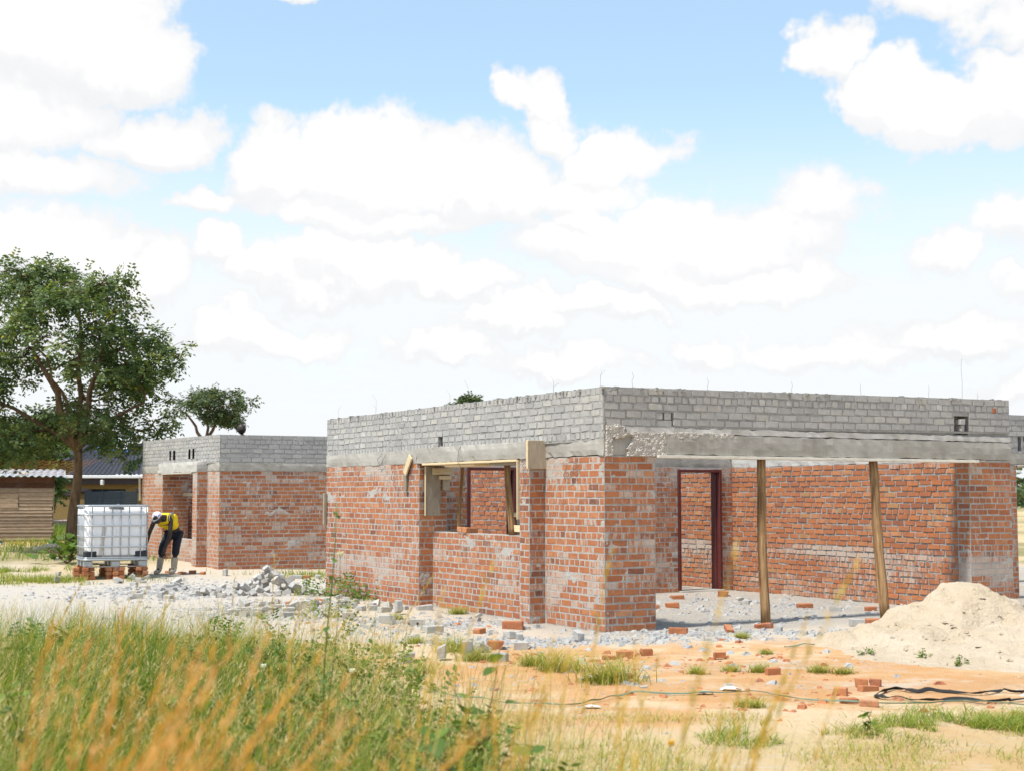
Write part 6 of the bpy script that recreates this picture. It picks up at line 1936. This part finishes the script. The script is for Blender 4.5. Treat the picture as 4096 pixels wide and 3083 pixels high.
def head_mesh(parent, loc, rot, mat, hair=False, scale=1.0):
    bm = bmesh.new(); bmesh.ops.create_uvsphere(bm, u_segments=28, v_segments=20, radius=.1)
    for v in bm.verts:
        x, y, z = v.co
        x *= .78; y *= 1.0; z *= 1.18
        if z < -.02: y *= 1 + .12 * (z + .02) / .1; x *= 1 + 1.6 * (z + .02); 
        f_ = max(0, -y) / .1                      # face looks to -y
        if f_ > .55:
            y += .018 * (f_ - .55)
            g = math.exp(-((x / .016) ** 2 + ((z + .012) / .02) ** 2)); y -= .026 * g          # nose
            for ex in (-.032, .032): y += .011 * math.exp(-(((x - ex) / .016) ** 2 + ((z - .014) / .012) ** 2))   # eye sockets
            y -= .008 * math.exp(-((x / .05) ** 2 + ((z - .038) / .012) ** 2))   # brow
            y -= .010 * math.exp(-((x / .026) ** 2 + ((z + .052) / .010) ** 2))  # lips
            y -= .008 * math.exp(-((x / .03) ** 2 + ((z + .095) / .018) ** 2))   # chin
        v.co = (x, y, z)
    for sx in (-1, 1):
        g = bmesh.ops.create_uvsphere(bm, u_segments=10, v_segments=8, radius=.03)
        for v in g['verts']: v.co = Vector((v.co.x * .35 + sx * .078, v.co.y * .7 + .008, v.co.z * 1.05 - .005))
    me = bpy.data.meshes.new('head'); bm.to_mesh(me); bm.free()
    me.polygons.foreach_set('use_smooth', np.ones(len(me.polygons), bool))
    return link('head', me, mat, parent, loc, rot, (scale,) * 3)
# bending worker by the tank
wk = empty('person', (-6.98, 29.35, g1(-6.98, 29.35)))
tagit(wk, 'person in yellow vest, patterned cap and gumboots bending beside the water tank', 'person')
Wz = 0.02
J = [(.08, .12, .86, (.13, .105)), (.05, .02, 1.0, (.13, .10)), (-.02, -.14, 1.10, (.15, .105)), (-.06, -.26, 1.155, (.10, .085)), (-.085, -.34, 1.16, .055), (-.105, -.40, 1.15, .062)]
Lk = [(0, 1), (1, 2), (2, 3), (3, 4), (4, 5)]
J += [(-.235, -.18, 1.115, .055), (-.335, -.20, .85, .043), (-.385, -.24, .60, .030)]; Lk += [(3, 6), (6, 7), (7, 8)]
J += [(.10, -.22, 1.125, .055), (.095, -.27, .78, .043), (-.005, -.33, .50, .030)]; Lk += [(3, 9), (9, 10), (10, 11)]
J += [(-.01, .12, .82, .088), (-.12, .03, .56, .062), (-.16, .06, .30, .05), (-.19, .06, .10, .045), (-.21, -.08, .05, .04)]; Lk += [(0, 12), (12, 13), (13, 14), (14, 15), (15, 16)]
J += [(.17, .13, .82, .088), (.15, .05, .56, .062), (.115, .09, .30, .05), (.10, .10, .10, .045), (.085, -.04, .05, .04)]; Lk += [(0, 17), (17, 18), (18, 19), (19, 20), (20, 21)]
hand(J, Lk, 8, J[8][:3], (-.1, -.08, -1), (1, .2, 0)); hand(J, Lk, 11, J[11][:3], (.05, -.12, -1), (1, 0, 0))
skin('body', J, Lk, 'skin_dark', wk)
head_mesh(wk, (-.125, -.445, 1.13), (rad(58), 0, rad(-14)), 'skin_dark')
skin('vest', [(.08, .11, .90, (.155, .13)), (.05, .02, 1.01, (.16, .125)), (-.02, -.13, 1.10, (.185, .13)), (-.055, -.25, 1.16, (.18, .13)), (-.185, -.19, 1.135, .098), (.065, -.21, 1.15, .095), (-.075, -.31, 1.165, (.11, .09))], [(0, 1), (1, 2), (2, 3), (3, 4), (3, 5), (3, 6)], 'yellow_vest', wk)
for sx, c in ((-1, (-.215, -.17, 1.13)), (1, (.105, -.2, 1.14))):
    mb = MB(); mb.tube([(c[0] + .075 * math.cos(a) * .35, c[1] + .085 * math.cos(a), c[2] + .095 * math.sin(a)) for a in np.linspace(0, 2 * math.pi, 15)], .011, 6, cap=False)
    mb.build('armhole_trim', 'vest_stripe', wk, True)
skin('trousers', [(.08, .12, .88, (.15, .125)), (-.01, .12, .80, .108), (-.12, .03, .56, .086), (-.15, .05, .36, .080), (.17, .13, .80, .108), (.15, .05, .56, .086), (.125, .085, .36, .080)], [(0, 1), (1, 2), (2, 3), (0, 4), (4, 5), (5, 6)], 'dark_denim', wk)
for a in (((-.155, .055, .36, .078), (-.18, .06, .2, .068), (-.19, .06, .075, .06), (-.215, -.07, .045, .05), (-.23, -.15, .04, .04)), ((.12, .085, .36, .078), (.105, .095, .2, .068), (.10, .10, .075, .06), (.085, -.03, .045, .05), (.075, -.11, .04, .04))):
    skin('gumboot', list(a), [(0, 1), (1, 2), (2, 3), (3, 4)], 'gumboot', wk)
bm = bmesh.new(); bmesh.ops.create_uvsphere(bm, u_segments=20, v_segments=14, radius=.112)
bmesh.ops.delete(bm, geom=[v for v in bm.verts if v.co.z < -.012], context='VERTS')
for v in bm.verts: v.co = Vector((v.co.x * .88, v.co.y * 1.04, v.co.z * .98))
me = bpy.data.meshes.new('cap'); bm.to_mesh(me); bm.free(); me.polygons.foreach_set('use_smooth', np.ones(len(me.polygons), bool))
cap = link('cap', me, 'cap_print', wk, (-.128, -.435, 1.165), (rad(30), rad(-10), rad(-24)))
mb = MB()
V = []; F = []
for k in range(9):
    a = math.pi * (1.12 + .76 * k / 8)
    V += [(.095 * math.cos(a), .11 * math.sin(a), .0), (.105 * math.cos(a), .11 * math.sin(a) - .075 * math.sin(math.pi * k / 8), -.016), (.105 * math.cos(a), .11 * math.sin(a) - .075 * math.sin(math.pi * k / 8), -.008)]
for k in range(8):
    b = 3 * k; F += [(b, b + 3, b + 4, b + 1), (b, b + 2, b + 5, b + 3), (b + 1, b + 4, b + 5, b + 2)]
link('cap_brim', mesh('cap_brim', V, F), 'grey_cloth', cap)
# worker behind the outbuilding parapet, standing on a scaffold
pz = 1.42
p2 = empty('person', (-6.05, 32.3, pz)); p2.rotation_euler = (0, 0, rad(-78))
tagit(p2, 'person with shaved head looking left above the outbuilding parapet', 'person')
J = [(0, 0, .90, (.15, .11)), (0, 0, 1.1, (.14, .10)), (0, 0, 1.3, (.17, .11)), (0, 0, 1.44, (.12, .09)), (0, -.01, 1.52, .055), (0, -.015, 1.6, .06)]
Lk = [(0, 1), (1, 2), (2, 3), (3, 4), (4, 5)]
for sx in (-1, 1):
    b = len(J)
    J += [(sx * .19, 0, 1.40, .065), (sx * .24, .02, 1.13, .043), (sx * .22, -.14, .92, .03)]; Lk += [(3, b), (b, b + 1), (b + 1, b + 2)]
    J += [(sx * .09, 0, .82, .09), (sx * .1, -.01, .48, .062), (sx * .1, .02, .10, .045), (sx * .1, -.12, .04, .04)]; Lk += [(0, b + 3), (b + 3, b + 4), (b + 4, b + 5), (b + 5, b + 6)]
    hand(J, Lk, b + 2, J[b + 2][:3], (0, -.6, -.6), (sx, 0, 0))
skin('body', J, Lk, 'skin_dark', p2)
head_mesh(p2, (0, -.03, 1.70), (0, 0, 0), 'skin_dark')
skin('shirt', [(0, 0, .86, (.17, .13)), (0, 0, 1.1, (.165, .125)), (0, 0, 1.3, (.195, .13)), (0, 0, 1.42, (.15, .11)), (-.2, 0, 1.38, .08), (.2, 0, 1.38, .08)], [(0, 1), (1, 2), (2, 3), (3, 4), (3, 5)], 'dark_denim', p2)
skin('trousers', [(0, 0, .88, (.16, .12)), (-.1, 0, .8, .105), (-.1, 0, .45, .08), (-.1, .01, .1, .07), (.1, 0, .8, .105), (.1, 0, .45, .08), (.1, .01, .1, .07)], [(0, 1), (1, 2), (2, 3), (0, 4), (4, 5), (5, 6)], 'dark_denim', p2)
sf = empty('scaffold', (-6.05, 32.35, -.04), HR); tagit(sf, 'plank scaffold inside the outbuilding under the standing person', 'scaffold')
mb = MB(); mb.box((-.7, -.25, 1.41), (.9, .25, 1.455)); mb.build('platform', 'form_board', sf)
for x in (-.6, .8):
    for y in (-.2, .2):
        mb = MB(); mb.box((x - .03, y - .03, 0), (x + .03, y + .03, 1.41)); mb.build('leg', 'form_board', sf)
# person sitting at the left edge, only a leg in view
p3_ = empty('person', (-14.75, 41.2, g1(-14.75, 41.2) + .0)); tagit(p3_, 'seated person at the left edge, dark trousers and blue shoe showing', 'person')
J = [(-.45, .1, .42, (.15, .12)), (-.5, .12, .62, (.14, .10)), (-.48, .1, .82, (.16, .11)), (-.46, .08, .95, (.11, .09)), (-.45, .06, 1.03, .05), (-.45, .05, 1.1, .055)]
Lk = [(0, 1), (1, 2), (2, 3), (3, 4), (4, 5)]
for sy in (-1, 1):
    b = len(J)
    J += [(-.4, .1 + sy * .1, .42, .085), (-.02, .1 + sy * .1, .50, .065), (.0, .1 + sy * .1, .12, .045)]; Lk += [(0, b), (b, b + 1), (b + 1, b + 2)]
    J += [(-.46, .08 + sy * .2, .92, .06), (-.36, .08 + sy * .24, .66, .042), (-.14, .08 + sy * .16, .58, .03)]; Lk += [(3, b + 3), (b + 3, b + 4), (b + 4, b + 5)]
skin('body', J, Lk, 'skin_dark', p3_)
head_mesh(p3_, (-.44, .05, 1.2), (0, 0, rad(60)), 'skin_dark')
skin('shirt', [(-.46, .1, .45, (.165, .13)), (-.5, .12, .62, (.16, .12)), (-.48, .1, .82, (.185, .13)), (-.46, .08, .94, (.13, .1)), (-.46, -.1, .9, .08), (-.46, .27, .9, .08)], [(0, 1), (1, 2), (2, 3), (3, 4), (3, 5)], 'grey_cloth', p3_)
skin('trousers', [(-.45, .1, .42, (.16, .13)), (-.38, .0, .42, .1), (-.02, .0, .50, .085), (.0, .0, .16, .07), (-.38, .2, .42, .1), (-.02, .2, .50, .085), (.0, .2, .16, .07)], [(0, 1), (1, 2), (2, 3), (0, 4), (4, 5), (5, 6)], 'dark_denim', p3_)
for y in (0, .2):
    skin('shoe', [(-.04, y, .05, .05), (.05, y, .05, .05), (.17, y, .035, .038)], [(0, 1), (1, 2)], 'shoe_blue', p3_)
    mb = MB(); mb.box((-.09, y - .045, -.0), (.2, y + .045, .028), .012); mb.build('shoe_sole', 'shoe_white', p3_)
mb = MB(); mb.box((-.75, -.15, 0), (-.3, .35, .33), .02)
o = mb.build('seat_block', 'stone', None, loc=(-14.75, 41.2, g1(-14.75, 41.2))); tagit(o, 'low block that the seated person sits on', 'block')
